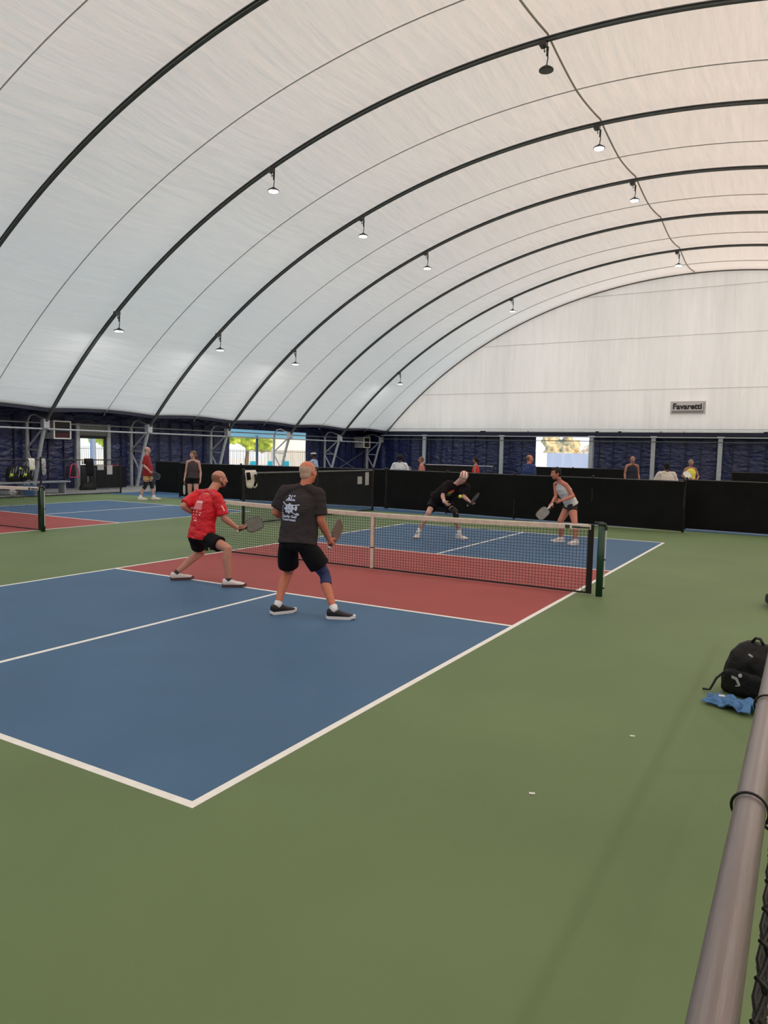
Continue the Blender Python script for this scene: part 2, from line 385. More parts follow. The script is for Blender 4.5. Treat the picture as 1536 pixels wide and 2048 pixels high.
# end wall posts, horizontal tubes
names_p = {-16.2: 'leftmost of the end wall posts', -10.87: 'second end wall post from the left, behind the man in black tee', -5.42: 'end wall post at right edge of the bright opening', -2.0: 'end wall post right of the man in the dark sleeveless top', 1.38: 'end wall post right of the woman in yellow'}
for x, l in names_p.items():
    t = thing('steel_post', 'galvanised steel post, ' + l, 'post', (x, 33.5, 0), 'posts of the end wall')
    bm = NB(); box(bm, (x - .09, 33.95, 0), (x + .09, 34.1, segz(x) - .15)); obj('frame_post', bm, M_steel, WF)
    bm = NB(); box(bm, (x - .11, 33.08, 0), (x + .11, 33.20, 2.92)); obj('shaft', bm, M_steel, t)
    bm = NB(); box(bm, (x - .17, 33.06, 2.86), (x + .17, 33.20, 2.93)); obj('cap_plate', bm, M_steel, t)
bm = NB(); tube(bm, [(-19.4, 33.0, 2.86), (20, 33.0, 2.86)], .03, 8); tag(obj('wall_tube', bm, M_steel), 'upper pale horizontal tube along the foot of the end wall fabric', 'tube')
bm = NB(); tube(bm, [(-19.4, 32.95, 2.62), (20, 32.95, 2.62)], .022, 8); tag(obj('wall_tube', bm, M_rib), 'dark horizontal tube just below the pale one on the end wall', 'tube')
bm = NB(); tube(bm, [(-19.5, -21, 2.36), (-19.5, 33, 2.36)], .035, 8); tag(obj('wall_tube', bm, M_steel), 'long pale horizontal tube joining the rib legs on the left side', 'tube')
bm = NB(); tube(bm, [(-20.62, -21, 2.62), (-20.62, 33, 2.62)], .03, 8); tag(obj('wall_tube', bm, M_steel), 'upper horizontal tube along the tops of the outer rib legs', 'tube')
for ya, yb in ((28.2, 33.2),):
    t = thing('cross_bracing', 'pair of thin crossing cables on the side wall below the far heater', 'cable', (-20.62, ya, 0))
    for k, (a, b) in enumerate(((0.05, 1.9), (1.9, 0.05))):
        bm = NB(); tube(bm, [(-20.62, ya, a), (-20.62, yb, b)], .012, 5); obj('cable', bm, M_steel, t)

# door in left wall
t = thing('door_1', 'glazed side door with dark lower panel in a galvanised frame', 'door', (-20.8, 11.3, 0), kind='structure')
for y in (10.50, 12.05):
    bm = NB(); box(bm, (-20.86, y - .08, 0), (-20.66, y + .08, 2.68)); obj('jamb', bm, M_steel, t)
bm = NB(); box(bm, (-20.84, 10.5, 2.18), (-20.70, 12.05, 2.68)); obj('header', bm, mat('door_header', (120, 124, 122), .5), t)
bm = NB()
for lo, hi in (((-20.82, 10.58, 0), (-20.76, 11.97, .95)), ((-20.82, 10.58, .95), (-20.76, 10.68, 2.18)), ((-20.82, 11.86, .95), (-20.76, 11.97, 2.18)), ((-20.82, 10.68, 2.06), (-20.76, 11.86, 2.18))): box(bm, lo, hi)
obj('door_leaf', bm, mat('door_dark', (34, 36, 42), .5), t)
mg = bpy.data.materials.new('glass'); mg.use_nodes = True; b = mg.node_tree.nodes['Principled BSDF']; b.inputs['Transmission Weight'].default_value = 1; b.inputs['Roughness'].default_value = 0.0; b.inputs['IOR'].default_value = 1.02; b.inputs['Base Color'].default_value = (.95, 1, .97, 1)
bm = NB(); box(bm, (-20.80, 10.68, .95), (-20.785, 11.86, 2.06)); obj('glass_pane', bm, mg, t)
bm = NB(); box(bm, (-20.76, 10.72, .98), (-20.70, 10.78, 1.12)); obj('door_handle', bm, M_steel, t)

# heaters
M_heat = mat('heater_grey', (168, 170, 174), .5); M_redl = mat('heater_louvre', (30, 24, 28), .5)
for (y, lab) in ((8.95, 'grey louvred unit heater with white frame beside the side door'), (31.9, 'grey louvred unit heater high on the side wall near the far corner')):
    t = thing('unit_heater', lab, 'heater', (-20.45, y, 2.0))
    bm = NB(); box(bm, (-20.82, y, 2.0), (-20.1, y + .78, 2.72)); obj('cabinet', bm, M_heat, t)
    bm = NB(); z0, z1 = 2.0, 2.72
    for lo, hi in (((-20.1, y, z0), (-20.05, y + .78, z0 + .05)), ((-20.1, y, z1 - .05), (-20.05, y + .78, z1)), ((-20.1, y, z0 + .05), (-20.05, y + .05, z1 - .05)), ((-20.1, y + .73, z0 + .05), (-20.05, y + .78, z1 - .05))): box(bm, lo, hi)
    obj('louvre_frame', bm, M_white, t)
    bm = NB(); box(bm, (-20.099, y + .05, z0 + .05), (-20.09, y + .73, z1 - .05)); obj('louvre_back', bm, M_redl, t)
    for k in range(7):
        bm = NB(); zc = z0 + .11 + k * .085; obox(bm, V((-20.075, y + .39, zc)), V((.018, 0, -.012)), V((0, .33, 0)), V((0, 0, .006))); obj('slat', bm, mat('slat_dark', (52, 48, 52), .5) if k > 1 else mat('slat_red', (110, 40, 52), .5), t)
    bm = NB(); box(bm, (-20.4, y - .012, 2.26), (-20.36, y, 2.45)); box(bm, (-20.4, y - .012, 2.26), (-20.26, y, 2.29)); obj('logo_mark', bm, M_black, t)

# end wall sign
t = thing('wall_sign', 'pale grey maker sign reading Favaretti on the white end wall', 'sign', (-.35, 33.1, 4.4))
bm = NB(); box(bm, (-1.22, 33.14, 4.12), (.56, 33.2, 4.82)); obj('panel', bm, mat('sign_grey', (214, 208, 210), .5), t)
bm = NB(); box(bm, (-1.14, 33.12, 4.20), (.46, 33.14, 4.32)); obj('grey_bar', bm, mat('sign_bar', (140, 134, 140), .5), t)
bm = NB(); box(bm, (.46, 33.12, 4.33), (.475, 33.14, 4.74)); obj('edge_line', bm, M_black, t)
me = text_mesh('Favaretti', .42, .014)
me.transform(Matrix.Translation((-.36, 33.12, 4.53)) @ Matrix.Rotation(math.radians(90), 4, 'X') @ Matrix.Scale(1.0, 4))
obj('lettering', me, mat('sign_ink', (30, 24, 32), .5), t)

# ------------------------------------------------------------------ nets
def net(cx, cy, x0, x1, label, idx):
    t = thing('pickleball_net', label, 'net', (cx, cy, 0))
    top = lambda x: .900 - .045 * (1 - (abs(x - cx) / 3.3) ** 2) if abs(x - cx) < 3.3 else .90
    XE = 3.22
    def wav(x, z): return .012 * noise.noise(V((x * 2.0, z * 2, cy)))
    bm = NB(); n = int(2 * XE / .044)
    for i in range(n + 1):
        x = cx - XE + 2 * XE * i / n
        sgx = .015 * math.sin(i * .9)
        tube(bm, [(x + .006 * noise.noise(V((x, k, 1))), cy + wav(x, k), .035 + (top(x) - .085) * k / 6) for k in range(7)], .0027, 3, cap=False)
    for j in range(20):
        f = j / 20
        tube(bm, [(cx - XE + 2 * XE * k / 44, cy + wav(cx - XE + 2 * XE * k / 44, f * 6), .035 + (top(cx - XE + 2 * XE * k / 44) - .085) * f + .004 * math.sin(k * 1.3 + j)) for k in range(45)], .0027, 3, cap=False)
    obj('net_mesh', bm, M_netcord, t)
    bm = NB(); rows = []
    for k in range(61):
        x = cx - XE + 2 * XE * k / 60; z = top(x)
        rows.append([bm.verts.new((x, cy + a, z + b)) for a, b in ((-.014, -.062), (-.016, -.005), (-.006, .004), (.006, .004), (.016, -.005), (.014, -.062))])
    for A, B in zip(rows, rows[1:]):
        for k in range(6): bm.faces.new((A[k], A[(k + 1) % 6], B[(k + 1) % 6], B[k]))
    bm.faces.new(rows[0]); bm.faces.new(rows[-1][::-1]); obj('headband', bm, M_tape, t)
    bm = NB(); box(bm, (cx - .026, cy - .02, .03), (cx + .026, cy - .014, top(cx))); box(bm, (cx - .026, cy + .014, .03), (cx + .026, cy + .02, top(cx))); obj('centre_strap', bm, M_tape, t)
    bm = NB(); box(bm, (cx - .027, cy - .021, .33), (cx + .027, cy - .0135, .345)); obj('strap_buckle', bm, M_black, t)
    bm = NB(); tube(bm, [(cx - XE, cy, .03)] + [(cx - XE + 2 * XE * k / 20, cy, .03 + .012 * noise.noise(V((k, 1, cy)))) for k in range(1, 20)] + [(cx + XE, cy, .03)], .012, 6); obj('bottom_cable', bm, M_netcord, t)
    for s in (-1, 1):
        bm = NB(); xx = cx + s * XE; box(bm, (xx - .035, cy - .012, .02), (xx + .035, cy + .012, .90)); obj('end_sleeve', bm, M_netcord, t)
        bm = NB(); xx = cx + s * (XE - .30)
        for q, (w, h) in enumerate(((.03, .018), (.05, .008), (.07, .005))): box(bm, (xx - w + q * s * .11, cy - .0175, top(xx) - .04 - h), (xx + w + q * s * .11, cy - .016, top(xx) - .03 + h))
        obj('tape_print', bm, mat('tape_ink', (40, 70, 55), .6), t)
def post(x, y, s, label):
    t = thing('net_post', label, 'post', (x, y, 0))
    bm = NB(); tube(bm, [(x, y, 0), (x, y, .90)], .043, 20); obj('shaft', bm, M_postgreen, t, True)
    bm = NB(); tube(bm, [(x - s * .09, y, .925), (x + s * .01, y, .93), (x + s * .045, y, .915), (x + s * .058, y, .88), (x + s * .058, y, .84)], .014, 8); obj('pulley_bend', bm, mat('post_cap', (30, 48, 42), .4), t, True)
    bm = NB(); tube(bm, [(x, y, .895), (x, y, .925), (x, y, .935)], [.044, .04, .02], 18); obj('cap', bm, mat('post_cap', (30, 48, 42), .4), t, True)
    bm = NB(); tube(bm, [(x + s * .058, y, .84), (x + s * .056, y, .5), (x + s * .054, y, .1)], .006, 6); obj('rope', bm, M_white, t)
    for z in (.10, .46):
        bm = NB(); box(bm, (min(x, x + s * .066), y - .008, z), (max(x, x + s * .066), y + .008, z + .016)); obj('cleat', bm, M_black, t)
net(0, 0, 0, 0, 'black court net with cream headband across the near court', 0)
net(-11.15, 0, 0, 0, 'black court net with white headband across the left court, cut by the frame', 1)
post(3.35, 0, 1, 'dark green round net post at right end of the near court net')
post(-3.35, 0, -1, 'dark green net post hidden behind the man in red, left end of near net')
post(-7.82, 0, 1, 'dark green net post of the left court beside its white headband')

# ------------------------------------------------------------------ fences
def chain(bm, P, U, L, H, pitch=.07, r=.0022, z0=.04):
    """diagonal woven wires on the panel spanned by unit vector U and z"""
    n = int((L + H) / pitch)
    for s in (0, 1):
        for i in range(n + 1):
            a = i * pitch
            x0, zz0 = (a, 0) if a <= L else (L, a - L)
            x1, zz1 = (a - H, H) if a - H >= 0 else (0, a)
            if s: x0, x1 = L - x0, L - x1
            if abs(x0 - x1) < 1e-4: continue
            tube(bm, [P + U * x0 + V((0, 0, z0 + zz0)), P + U * x1 + V((0, 0, z0 + zz1))], r, 3, cap=False)
def chain_fence(label, a, b, H, posts, group=None, pitch=.07, r=.0022, frame_m=None, jutting=0.0):
    frame_m = frame_m or M_black
    a, b = V((*a, 0)), V((*b, 0)); d = b - a; L = d.length; U = d.normalized()
    t = thing('chain_link_fence', label, 'fence', a, group)
    bm = NB(); chain(bm, a, U, L, H - .06, pitch, r); obj('wire_mesh', bm, M_vinylwire, t)
    bm = NB(); tube(bm, [a + V((0, 0, H)), b + V((0, 0, H))], .021, 8); obj('top_rail', bm, frame_m, t)
    bm = NB(); tube(bm, [a + V((0, 0, .03)), b + V((0, 0, .03))], .018, 8); obj('bottom_rail', bm, M_black, t)
    for s in posts:
        bm = NB(); p = a + U * s; tube(bm, [p, p + V((0, 0, H + .06))], .033, 10); sph(bm, p + V((0, 0, H + .07)), .038, 2); obj('post', bm, M_black, t)
    return t
def screen_fence(label, a, b, H, posts, group=None, gap=.03):
    a, b = V((*a, 0)), V((*b, 0)); d = b - a; L = d.length; U = d.normalized(); pn = V((U.y, -U.x, 0))
    t = thing('windscreen_fence', label, 'fence', a, group)
    n = max(10, int(L * 6)); bm = NB(); rows = []; sd = random.random() * 9
    for i in range(n + 1):
        s = L * i / n
        row = []
        for j in range(9):
            z = gap + (H - gap) * j / 8
            w = .035 + .014 * noise.noise(V((s * .9 + sd, z * 2, 0))) + .010 * noise.noise(V((s * 3 + sd, z * 5, 2)))
            row.append(bm.verts.new(a + U * s + pn * w + V((0, 0, z))))
        rows.append(row)
    for A, B in zip(rows, rows[1:]):
        for j in range(8): bm.faces.new((A[j], B[j], B[j + 1], A[j + 1]))
    obj('windscreen', bm, M_screen, t, True)
    bm = NB(); tube(bm, [a + V((0, 0, H)), b + V((0, 0, H))], .022, 8); obj('top_rail', bm, mat('rail_dark', (46, 46, 48), .45), t)
    for s in posts:
        bm = NB(); p = a + U * s; tube(bm, [p, p + V((0, 0, H + .03))], .033, 10); sph(bm, p + V((0, 0, H + .04)), .036, 2); obj('post', bm, M_black, t)
    return t
chain_fence('low black chain-link divider between the two near courts, jacket on its end post', (-5.7, 3.64), (-5.7, 9.4), 1.2, (0, 2.9, 5.76), frame_m=mat('rail_grey', (84, 86, 90), .4), pitch=.06, r=.0026)
chain_fence('long black chain-link fence along the far side of the left court', (-16.9, -6), (-16.9, 9.5), 1.25, (9.0, 12.2, 15.5), pitch=.075, r=.003)
screen_fence('black windscreen fence behind the players, from divider to right gap', (-5.75, 10.35), (3.05, 9.22), 1.2, (0, 2.2, 4.4, 6.6, 8.85))
screen_fence('black windscreen fence right of the gap, cut by the right frame edge', (2.95, 10.05), (9.5, 9.6), 1.22, (0, 2.4, 4.8))
screen_fence('black windscreen fence behind the woman in the dark tank top', (-13.85, 9.55), (-5.9, 10.5), 1.2, (0, 2.6, 5.3, 8.0))
screen_fence('short black windscreen panel behind the man with knee braces', (-16.4, 10.8), (-14.2, 10.8), 1.2, (0, 2.2))
screen_fence('low dark windscreen at the foot of the end wall, left part', (-15.2, 31.0), (-11.6, 31.0), 1.04, (0, 3.6))
screen_fence('low dark windscreen below the bright end wall opening', (-8.6, 31.0), (-2.9, 31.0), 1.08, (0, 2.8, 5.7))
screen_fence('low dark windscreen at the end wall, cut by the right frame edge', (2.2, 31.0), (9.0, 31.0), 1.1, (0, 3))
chain_fence('distant chain-link fence with pale rail behind the man in black tee', (-10.4, 22.0), (-6.9, 22.0), 1.2, (0, 3.5), frame_m=M_steel, pitch=.1, r=.003)

# papers on fences
def paper(x, y, z, w, h, axis, label, m=M_paper):
    bm = NB(); U = V(axis).normalized() * w / 2; N = V((-axis[1], axis[0], 0)).normalized() * .002
    obox(bm, V((x, y, z)), U, N, V((0, 0, h / 2))); o = obj('notice_paper', bm, m); tag(o, label, 'notice', 'notices on the fences')
paper(-5.735, 8.72, .92, .24, .22, (0, 1, 0), 'left square white notice on the divider fence')
paper(-5.735, 9.12, .96, .20, .38, (0, 1, 0), 'right tall white notice on the divider fence')
paper(-16.95, 8.65, .98, .28, .20, (0, 1, 0), 'left white notice on the far chain-link fence by the door')
paper(-16.95, 9.05, .88, .24, .34, (0, 1, 0), 'right white notice on the far chain-link fence by the door')

# ------------------------------------------------------------------ foreground fence
def front_fence():
    t = thing('foreground_fence', 'grey fence rail with black chain-link mesh in the bottom right foreground', 'fence', (5.508, -8, 0))
    m_r = mat('weathered_rail', (128, 120, 120), .38, .35, var=.15, vscale=3, stretch=(8, .6, 8), bump=.08, bscale=60)
    bm = NB(); tube(bm, [(5.508, y, 1.2) for y in (-9.6, -8, -6, -4, -1.8)], .0235, 28); obj('top_rail', bm, m_r, t, True)
    # woven mesh hanging on the camera side of the rail
    bm = NB(); xm = 5.545; pitch = .036
    for i in range(int(4.2 / .072)):
        yc = -9.1 + i * .072; pts = []
        for k in range(61):
            ph = k / 6 * math.pi
            pts.append((xm + .0055 * math.sin(ph * 2 + .6), yc + pitch * 1.12 * math.cos(ph), 1.178 - k * .006))
        tube(bm, pts, .0028, 7)
        # knuckle at the top
        tube(bm, [(xm + .003, yc + pitch * 1.12, 1.178), (xm + .000, yc + pitch * 1.10, 1.184), (xm - .004, yc + pitch, 1.188), (xm + .003, yc + pitch * .85, 1.188), (xm + .008, yc + pitch * .85, 1.182), (xm + .006, yc + pitch * 1.0, 1.174)], .0028, 6)
    obj('wire_mesh', bm, M_vinylwire, t, True)
    for y in (-7.95, -7.39, -6.3, -5.2):
        bm = NB()
        pts = [(5.508 + .0275 * math.cos(a), y + .004 * a, 1.2 + .0275 * math.sin(a)) for a in [math.radians(d) for d in range(215, -40, -12)]]
        pts += [(5.545, y - .005, 1.175), (5.553, y - .02, 1.165), (5.548, y - .03, 1.175)]
        tube(bm, pts, .0024, 6); obj('tie_wire', bm, M_black, t, True)
    for y in (-4.6, -2.0):
        bm = NB(); tube(bm, [(5.508, y, 0), (5.508, y, 1.2)], .03, 16); obj('post', bm, m_r, t, True)
front_fence()

# ------------------------------------------------------------------ people
SK = dict(r=mat('skin_ruddy', (196, 138, 118), .5, var=.06, vscale=18), g=mat('skin_tanned', (205, 122, 96), .5, var=.07, vscale=18), p=mat('skin_fair', (205, 160, 145), .5, var=.05, vscale=18),
          w=mat('skin_rosy', (200, 128, 108), .5, var=.05, vscale=18), d=mat('skin_dark', (74, 50, 42), .5, var=.05, vscale=18), b=mat('skin_brown', (165, 112, 92), .5, var=.05, vscale=18))
M_eye = mat('eye_white', (225, 220, 215), .3); M_iris = mat('iris_dark', (40, 28, 22), .3); M_lip = mat('lip', (165, 88, 80), .5)
def hand(bm, w, h, nrm, side, curl=.9, s=1.0):
    """palm with four fingers and a thumb: w wrist, h hand direction point, nrm palm normal"""
    w = V(w); D = (V(h) - w).normalized(); n = (V(nrm) - D * V(nrm).dot(D)).normalized(); W = D.cross(n).normalized() * side
    caps(bm, w, w + D * .03 * s, .026 * s, .026 * s)
    ell(bm, w + D * .055 * s, W * .042 * s, D * .05 * s, n * .018 * s)
    for k, (o, L) in enumerate(((.031, .070), (.011, .080), (-.010, .075), (-.030, .058))):
        p = w + D * (.092 - .004 * abs(k - 1)) * s + W * o * s; d = D.copy(); l = L * s
        for q, f in enumerate((.44, .32, .26)):
            ang = curl * (.75 + .25 * q)
            d = (d * math.cos(ang) + (d.cross(W) * -1 if (d.cross(W)).dot(n) < 0 else d.cross(W)) * math.sin(ang)).normalized() if q or curl > .3 else d
            p2 = p + d * l * f * 1.05; caps(bm, p, p2, (.0088 - .0006 * q) * s, (.0082 - .0008 * q) * s, 1); p = p2
    p = w + D * .03 * s + W * .034 * s; d = (D * .65 + W * .75 + n * .25 * curl).normalized(); p2 = p + d * .038 * s
    caps(bm, p, p2, .013 * s, .0105 * s, 1); d2 = (D * .85 + W * .05 + n * .55 * min(1, curl)).normalized(); caps(bm, p2, p2 + d2 * .032 * s, .0105 * s, .0088 * s, 1)

def person(label, J, sp, cloth, group=None, voxel=.006, hands=None, name='person'):
    """sp: skin, sex, face dir, build; cloth: dict of garments. J: joint positions. One continuous body mesh, garments and hair as children"""
    J = {k: (V(v) if len(v) == 3 else v) for k, v in J.items()}
    s = sp.get('s', 1.0); W = sp.get('w', 1.0); fem = sp.get('fem', False)
    base = V((J['pelvis'].x, J['pelvis'].y, 0)); root = thing(name, label, 'person', base, group)
    upv = (J['chest'] - J['pelvis']).normalized(); rS = (J['shR'] - J['shL']).normalized(); rH = (J['hipR'] - J['hipL']).normalized()
    def ring(f, hw, hd, push=0.0):
        """f along the spine: 0 pelvis, 1 shoulder line"""
        c = J['pelvis'].lerp(J['chest'], f); r = rH.lerp(rS, max(0, min(1, f))).normalized(); fy = upv.cross(r).normalized(); r = fy.cross(upv).normalized()
        return (c + fy * push, r, fy, hw, hd)
    fS = upv.cross(rS).normalized()
    belly = sp.get('belly', 0.0)
    hwh = (.165 if fem else .155) * s * W; hwc = (.145 if fem else .165) * s * W; hww = (.12 if fem else .145) * s * W
    bm = NB()
    loft(bm, [ring(-.2, .06 * s, .06 * s), ring(-.12, hwh * .8, .09 * s), ring(0, hwh, .105 * s), ring(.3, hww, .095 * s, belly * .5), ring(.65, hwc * .97, .105 * s), ring(.88, hwc * .95, .09 * s), ring(1.0, .11 * s, .06 * s), ring(1.06, .06 * s, .05 * s)])
    hd_ = J['head']; nk = J['neck']
    caps(bm, J['chest'].lerp(nk, .5), hd_.lerp(nk, .35), (.05 if fem else .060) * s, (.045 if fem else .060) * s)
    for S in 'LR':
        sh, el, wr, ha = J['sh' + S], J['el' + S], J['wr' + S], J['ha' + S]
        caps(bm, nk.lerp(J['chest'], .4), sh, .05 * s, .048 * s)
        ar = (.82 if fem else 1.0) * s * sp.get('arm', 1.0)
        mid = sh.lerp(el, .45); caps(bm, sh, mid, .052 * ar, .050 * ar); caps(bm, mid, el, .050 * ar, .040 * ar)
        m2 = el.lerp(wr, .3); caps(bm, el, m2, .040 * ar, .043 * ar); caps(bm, m2, wr, .043 * ar, .026 * ar)
        hs = (hands or {}).get(S, {}); pn = hs.get('n', (J['chest'] + J['pelvis']) / 2 - wr)
        hand(bm, wr, ha, pn, 1 if S == 'R' else -1, hs.get('curl', .75), .98 * s if not fem else .9 * s)
        hp, kn, an = J['hip' + S], J['kn' + S], J['an' + S]
        lr = s * sp.get('leg', 1.0); mid = hp.lerp(kn, .4)
        caps(bm, hp, mid, .086 * lr, .076 * lr); caps(bm, mid, kn, .076 * lr, .054 * lr)
        calf = kn.lerp(an, .32); back = V((0, 0, 0))
        fdir = V((J['foot' + S][1][0] - J['foot' + S][0][0], J['foot' + S][1][1] - J['foot' + S][0][1], 0)).normalized()
        calf = calf - fdir * .018
        caps(bm, kn + fdir * .006, kn, .046 * lr, .053 * lr); caps(bm, kn, calf, .052 * lr, .056 * lr); caps(bm, calf, an, .056 * lr, .034 * lr)
        hl = V((*J['foot' + S][0], .05)); tl = V((*J['foot' + S][1], .03)); ft = (tl - hl).normalized(); 
        caps(bm, an, an - V((0, 0, .04)) + ft * .02, .034 * s, .032 * s); caps(bm, an - V((0, 0, .045)), an - V((0, 0, .055)) + ft * .05, .03 * s, .024 * s)
    # head
    F = V(sp['face']).normalized(); U0 = (hd_ - nk).normalized() * .4 + V((0, 0, 1)) * .6; X = F.cross(U0).normalized(); U = X.cross(F).normalized()
    hsz = s * sp.get('head', 1.0) * (.96 if fem else 1.0)
    def L(x, y, z): return hd_ + (X * x + F * y + U * z) * hsz
    def E(b, x, y, z, a, c, d, sub=2): ell(b, L(x, y, z), X * a * hsz, F * c * hsz, U * d * hsz, sub)
    E(bm, 0, -.012, .030, .076, .096, .088, 3); E(bm, 0, .022, -.025, .062, .070, .082, 3); E(bm, 0, .050, -.085, .034, .034, .028); E(bm, 0, -.035, -.03, .062, .06, .06)
    caps(bm, L(0, .088, .008), L(0, .108, -.026), .009 * hsz, .013 * hsz); E(bm, .012, .100, -.030, .009, .010, .008, 1); E(bm, -.012, .100, -.030, .009, .010, .008, 1)
    caps(bm, L(-.034, .077, .022), L(.034, .077, .022), .011 * hsz, .011 * hsz); E(bm, .04, .060, -.02, .022, .022, .02); E(bm, -.04, .060, -.02, .022, .022, .02)
    for q in (-1, 1): E(bm, q * .078, -.006, -.008, .011, .021, .034)
    body = obj('body', vox(bm, voxel, 4), SK[sp['skin']], root)
    if sp.get('detail', True):
        for q in (-1, 1):
            b2 = NB(); E(b2, q * .031, .083, .004, .013, .009, .009); e = obj('eye', b2, M_eye, root, True)
            b2 = NB(); E(b2, q * .031, .0895, .004, .006, .004, .006, 1); obj('iris', b2, M_iris, e, True)
            b2 = NB(); caps(b2, L(q * .018, .092, .030), L(q * .046, .078, .032), .004 * hsz, .003 * hsz, 1); obj('eyebrow', b2, sp.get('hairm', M_iris), root, True)
        b2 = NB(); E(b2, 0, .088, -.055, .024, .010, .007); obj('mouth', b2, M_lip, root, True)
    # hair
    hm = sp.get('hairm'); hk = sp.get('hair')
    if hk:
        b2 = NB()
        if hk == 'buzz': E(b2, 0, -.024, .018, .0785, .0915, .090, 3)
        elif hk == 'fringe': E(b2, 0, -.012, .030, .0785, .0985, .0905, 3); E(b2, 0, -.035, -.028, .0655, .0635, .060, 3)
        elif hk in ('short', 'pony', 'thick'):
            g = {'short': 0, 'pony': .002, 'thick': .012}[hk]
            E(b2, 0, -.026, .040, .084 + g, .094 + g, .086 + g, 3); E(b2, 0, .03, .085, .06, .055, .035); E(b2, 0, -.05, -.02, .074 + g, .06 + g, .07)
            for q in (-1, 1): E(b2, q * .066, -.0, .03, .02, .04, .05)
            if hk == 'pony':
                caps(b2, L(0, -.11, .03), L(0, -.135, -.04), .03, .028); caps(b2, L(0, -.135, -.04), L(0, -.11, -.16), .028, .014)
        elif hk == 'afro': E(b2, 0, -.035, .05, .125, .125, .115, 3)
        me = vox(b2, .009 if voxel < .008 else .012, 2)
        wobble(me, .0006 if hk in ('buzz', 'fringe') else .008, 40, 3)
        if hk == 'fringe':
            b3 = NB(); b3.from_mesh(me); dead = []
            for f in b3.faces:
                q = (f.calc_center_median() - hd_) / hsz; ly, lz = q.dot(F), q.dot(U); nz = .010 * noise.noise(q * 40)
                if ly > .022 + nz + .25 * max(0, lz) or lz > .062 - .25 * (ly + .1) + nz or lz < -.066 + .35 * max(0, ly + .06): dead.append(f)
            bmesh.ops.delete(b3, geom=dead, context='FACES'); b3.to_mesh(me); b3.free()
        obj('hair', me, hm, root)
    if sp.get('beard'):
        b2 = NB(); E(b2, 0, .052, -.090, .038, .040, .030); E(b2, 0, .086, -.044, .026, .010, .006, 1)
        for q in (-1, 1): caps(b2, L(q * .05, .03, -.075), L(q * .066, .0, -.035), .013 * hsz, .010 * hsz, 1)
        obj('beard', vox(b2, .007, 2), sp['beard'], root)
    if 'cap' in cloth:
        b2 = NB(); E(b2, 0, -.012, .052, .086, .106, .078, 3); me = vox(b2, .008, 2); wobble(me, .003, 22, 1); cp = obj('cap', me, cloth['cap'], root)
        for q in (-.05, 0.0, .05):
            b2 = NB(); tube(b2, [L(q * 1.2 + .01 * math.sin(a * 2), -.012 + .104 * math.cos(a) * (1 - abs(q) * 4), .052 + .081 * math.sin(a) * (1 - abs(q) * 3)) for a in [math.radians(d) for d in range(10, 175, 15)]], .007 * hsz, 6); obj('cap_stripe', b2, mat('cap_red', (180, 60, 66), .7), cp, True)
    if 'headband' in cloth:
        b2 = NB(); loft(b2, [(L(0, -.012, .035), X, F, .085 * hsz, .105 * hsz), (L(0, -.012, .072), X, F, .080 * hsz, .099 * hsz)]); obj('headband', b2, cloth['headband'], root, True)
    if 'glasses' in cloth:
        b2 = NB()
        for q in (-1, 1):
            tube(b2, [L(q * (.03 + .020 * math.cos(a)), .096, .004 + .014 * math.sin(a)) for a in [math.radians(30 * i) for i in range(12)]], .0018, 5, closed=True)
            tube(b2, [L(q * .05, .092, .006), L(q * .079, .03, .006), L(q * .079, -.01, 0)], .0018, 5)
        obj('glasses', b2, M_black, root)
    # shirt
    out = {}
    cs = cloth.get('shirt')
    if cs:
        lo = cs.get('loose', 1.0); hem = cs.get('hem', -.16); b2 = NB(); ex = .012
        k = (hem if hem < 0 else 0)
        rr = [ring(hem, (hwh + .03) * lo, (.125 + belly * .5) * s * lo, belly * .3), ring(.08, (hww + .035) * lo, (.120 + belly * .6) * s * lo, belly * .6), ring(.35, (hww + .03) * lo, (.115 + belly * .4) * s * lo, belly * .5),
              ring(.65, hwc + .022 * lo, .122 * s * lo), ring(.86, hwc + .014, .108 * s), ring(.97, .135 * s, .08 * s), ring(1.04, .085 * s, .066 * s)]
        loft(b2, rr, 32, .92)
        if cs.get('sleeve', .6) > 0:
            for S in 'LR':
                sh, el = J['sh' + S], J['el' + S]; e = sh.lerp(el, cs['sleeve'])
                caps(b2, nk.lerp(J['chest'], .5) - fS * .005, sh + V((0, 0, .006)), .056 * s, .058 * s)
                sph(b2, sh, .064 * s * cs.get('sl', 1)); tube(b2, [sh.lerp(el, -.05), e], [.066 * s * cs.get('sl', 1), .072 * s * cs.get('sl', 1)], 18)
        else:
            for S in 'LR':
                sh = J['sh' + S]; caps(b2, nk.lerp(J['chest'], .6), J['chest'].lerp(sh, .72) + V((0, 0, .02)), .05 * s, .040 * s)
        me = vox(b2, max(.008, voxel * 1.2), 3)
        wobble(me, .007 * cs.get('wr', 1), 9, len(label) % 17, (1, 1, 1.8)); wobble(me, .003 * cs.get('wr', 1), 22, 4)
        o = obj('shirt', me, cs['m'], root); out['shirt'] = o; out['axes'] = (rS, fS, upv)
    ps = cloth.get('shorts')
    if ps:
        b2 = NB(); f = ps.get('len', .6); ws = ps.get('wide', 1.0)
        loft(b2, [ring(-.2, hwh * .75, .09 * s), ring(-.12, hwh + .015, .118 * s), ring(0, hwh + .02, .122 * s), ring(.14, hww + .025, .11 * s)], 28)
        for S in 'LR':
            hp, kn = J['hip' + S], J['kn' + S]; sph(b2, hp, .098 * s); tube(b2, [hp.lerp(kn, -.05), hp.lerp(kn, .3), hp.lerp(kn, f)], [.098 * s, .1 * s * ws, .104 * s * ws], 20)
        me = vox(b2, max(.008, voxel * 1.2), 3); wobble(me, .006, 10, 2, (1, 1, .6)); obj('shorts', me, ps['m'], root)
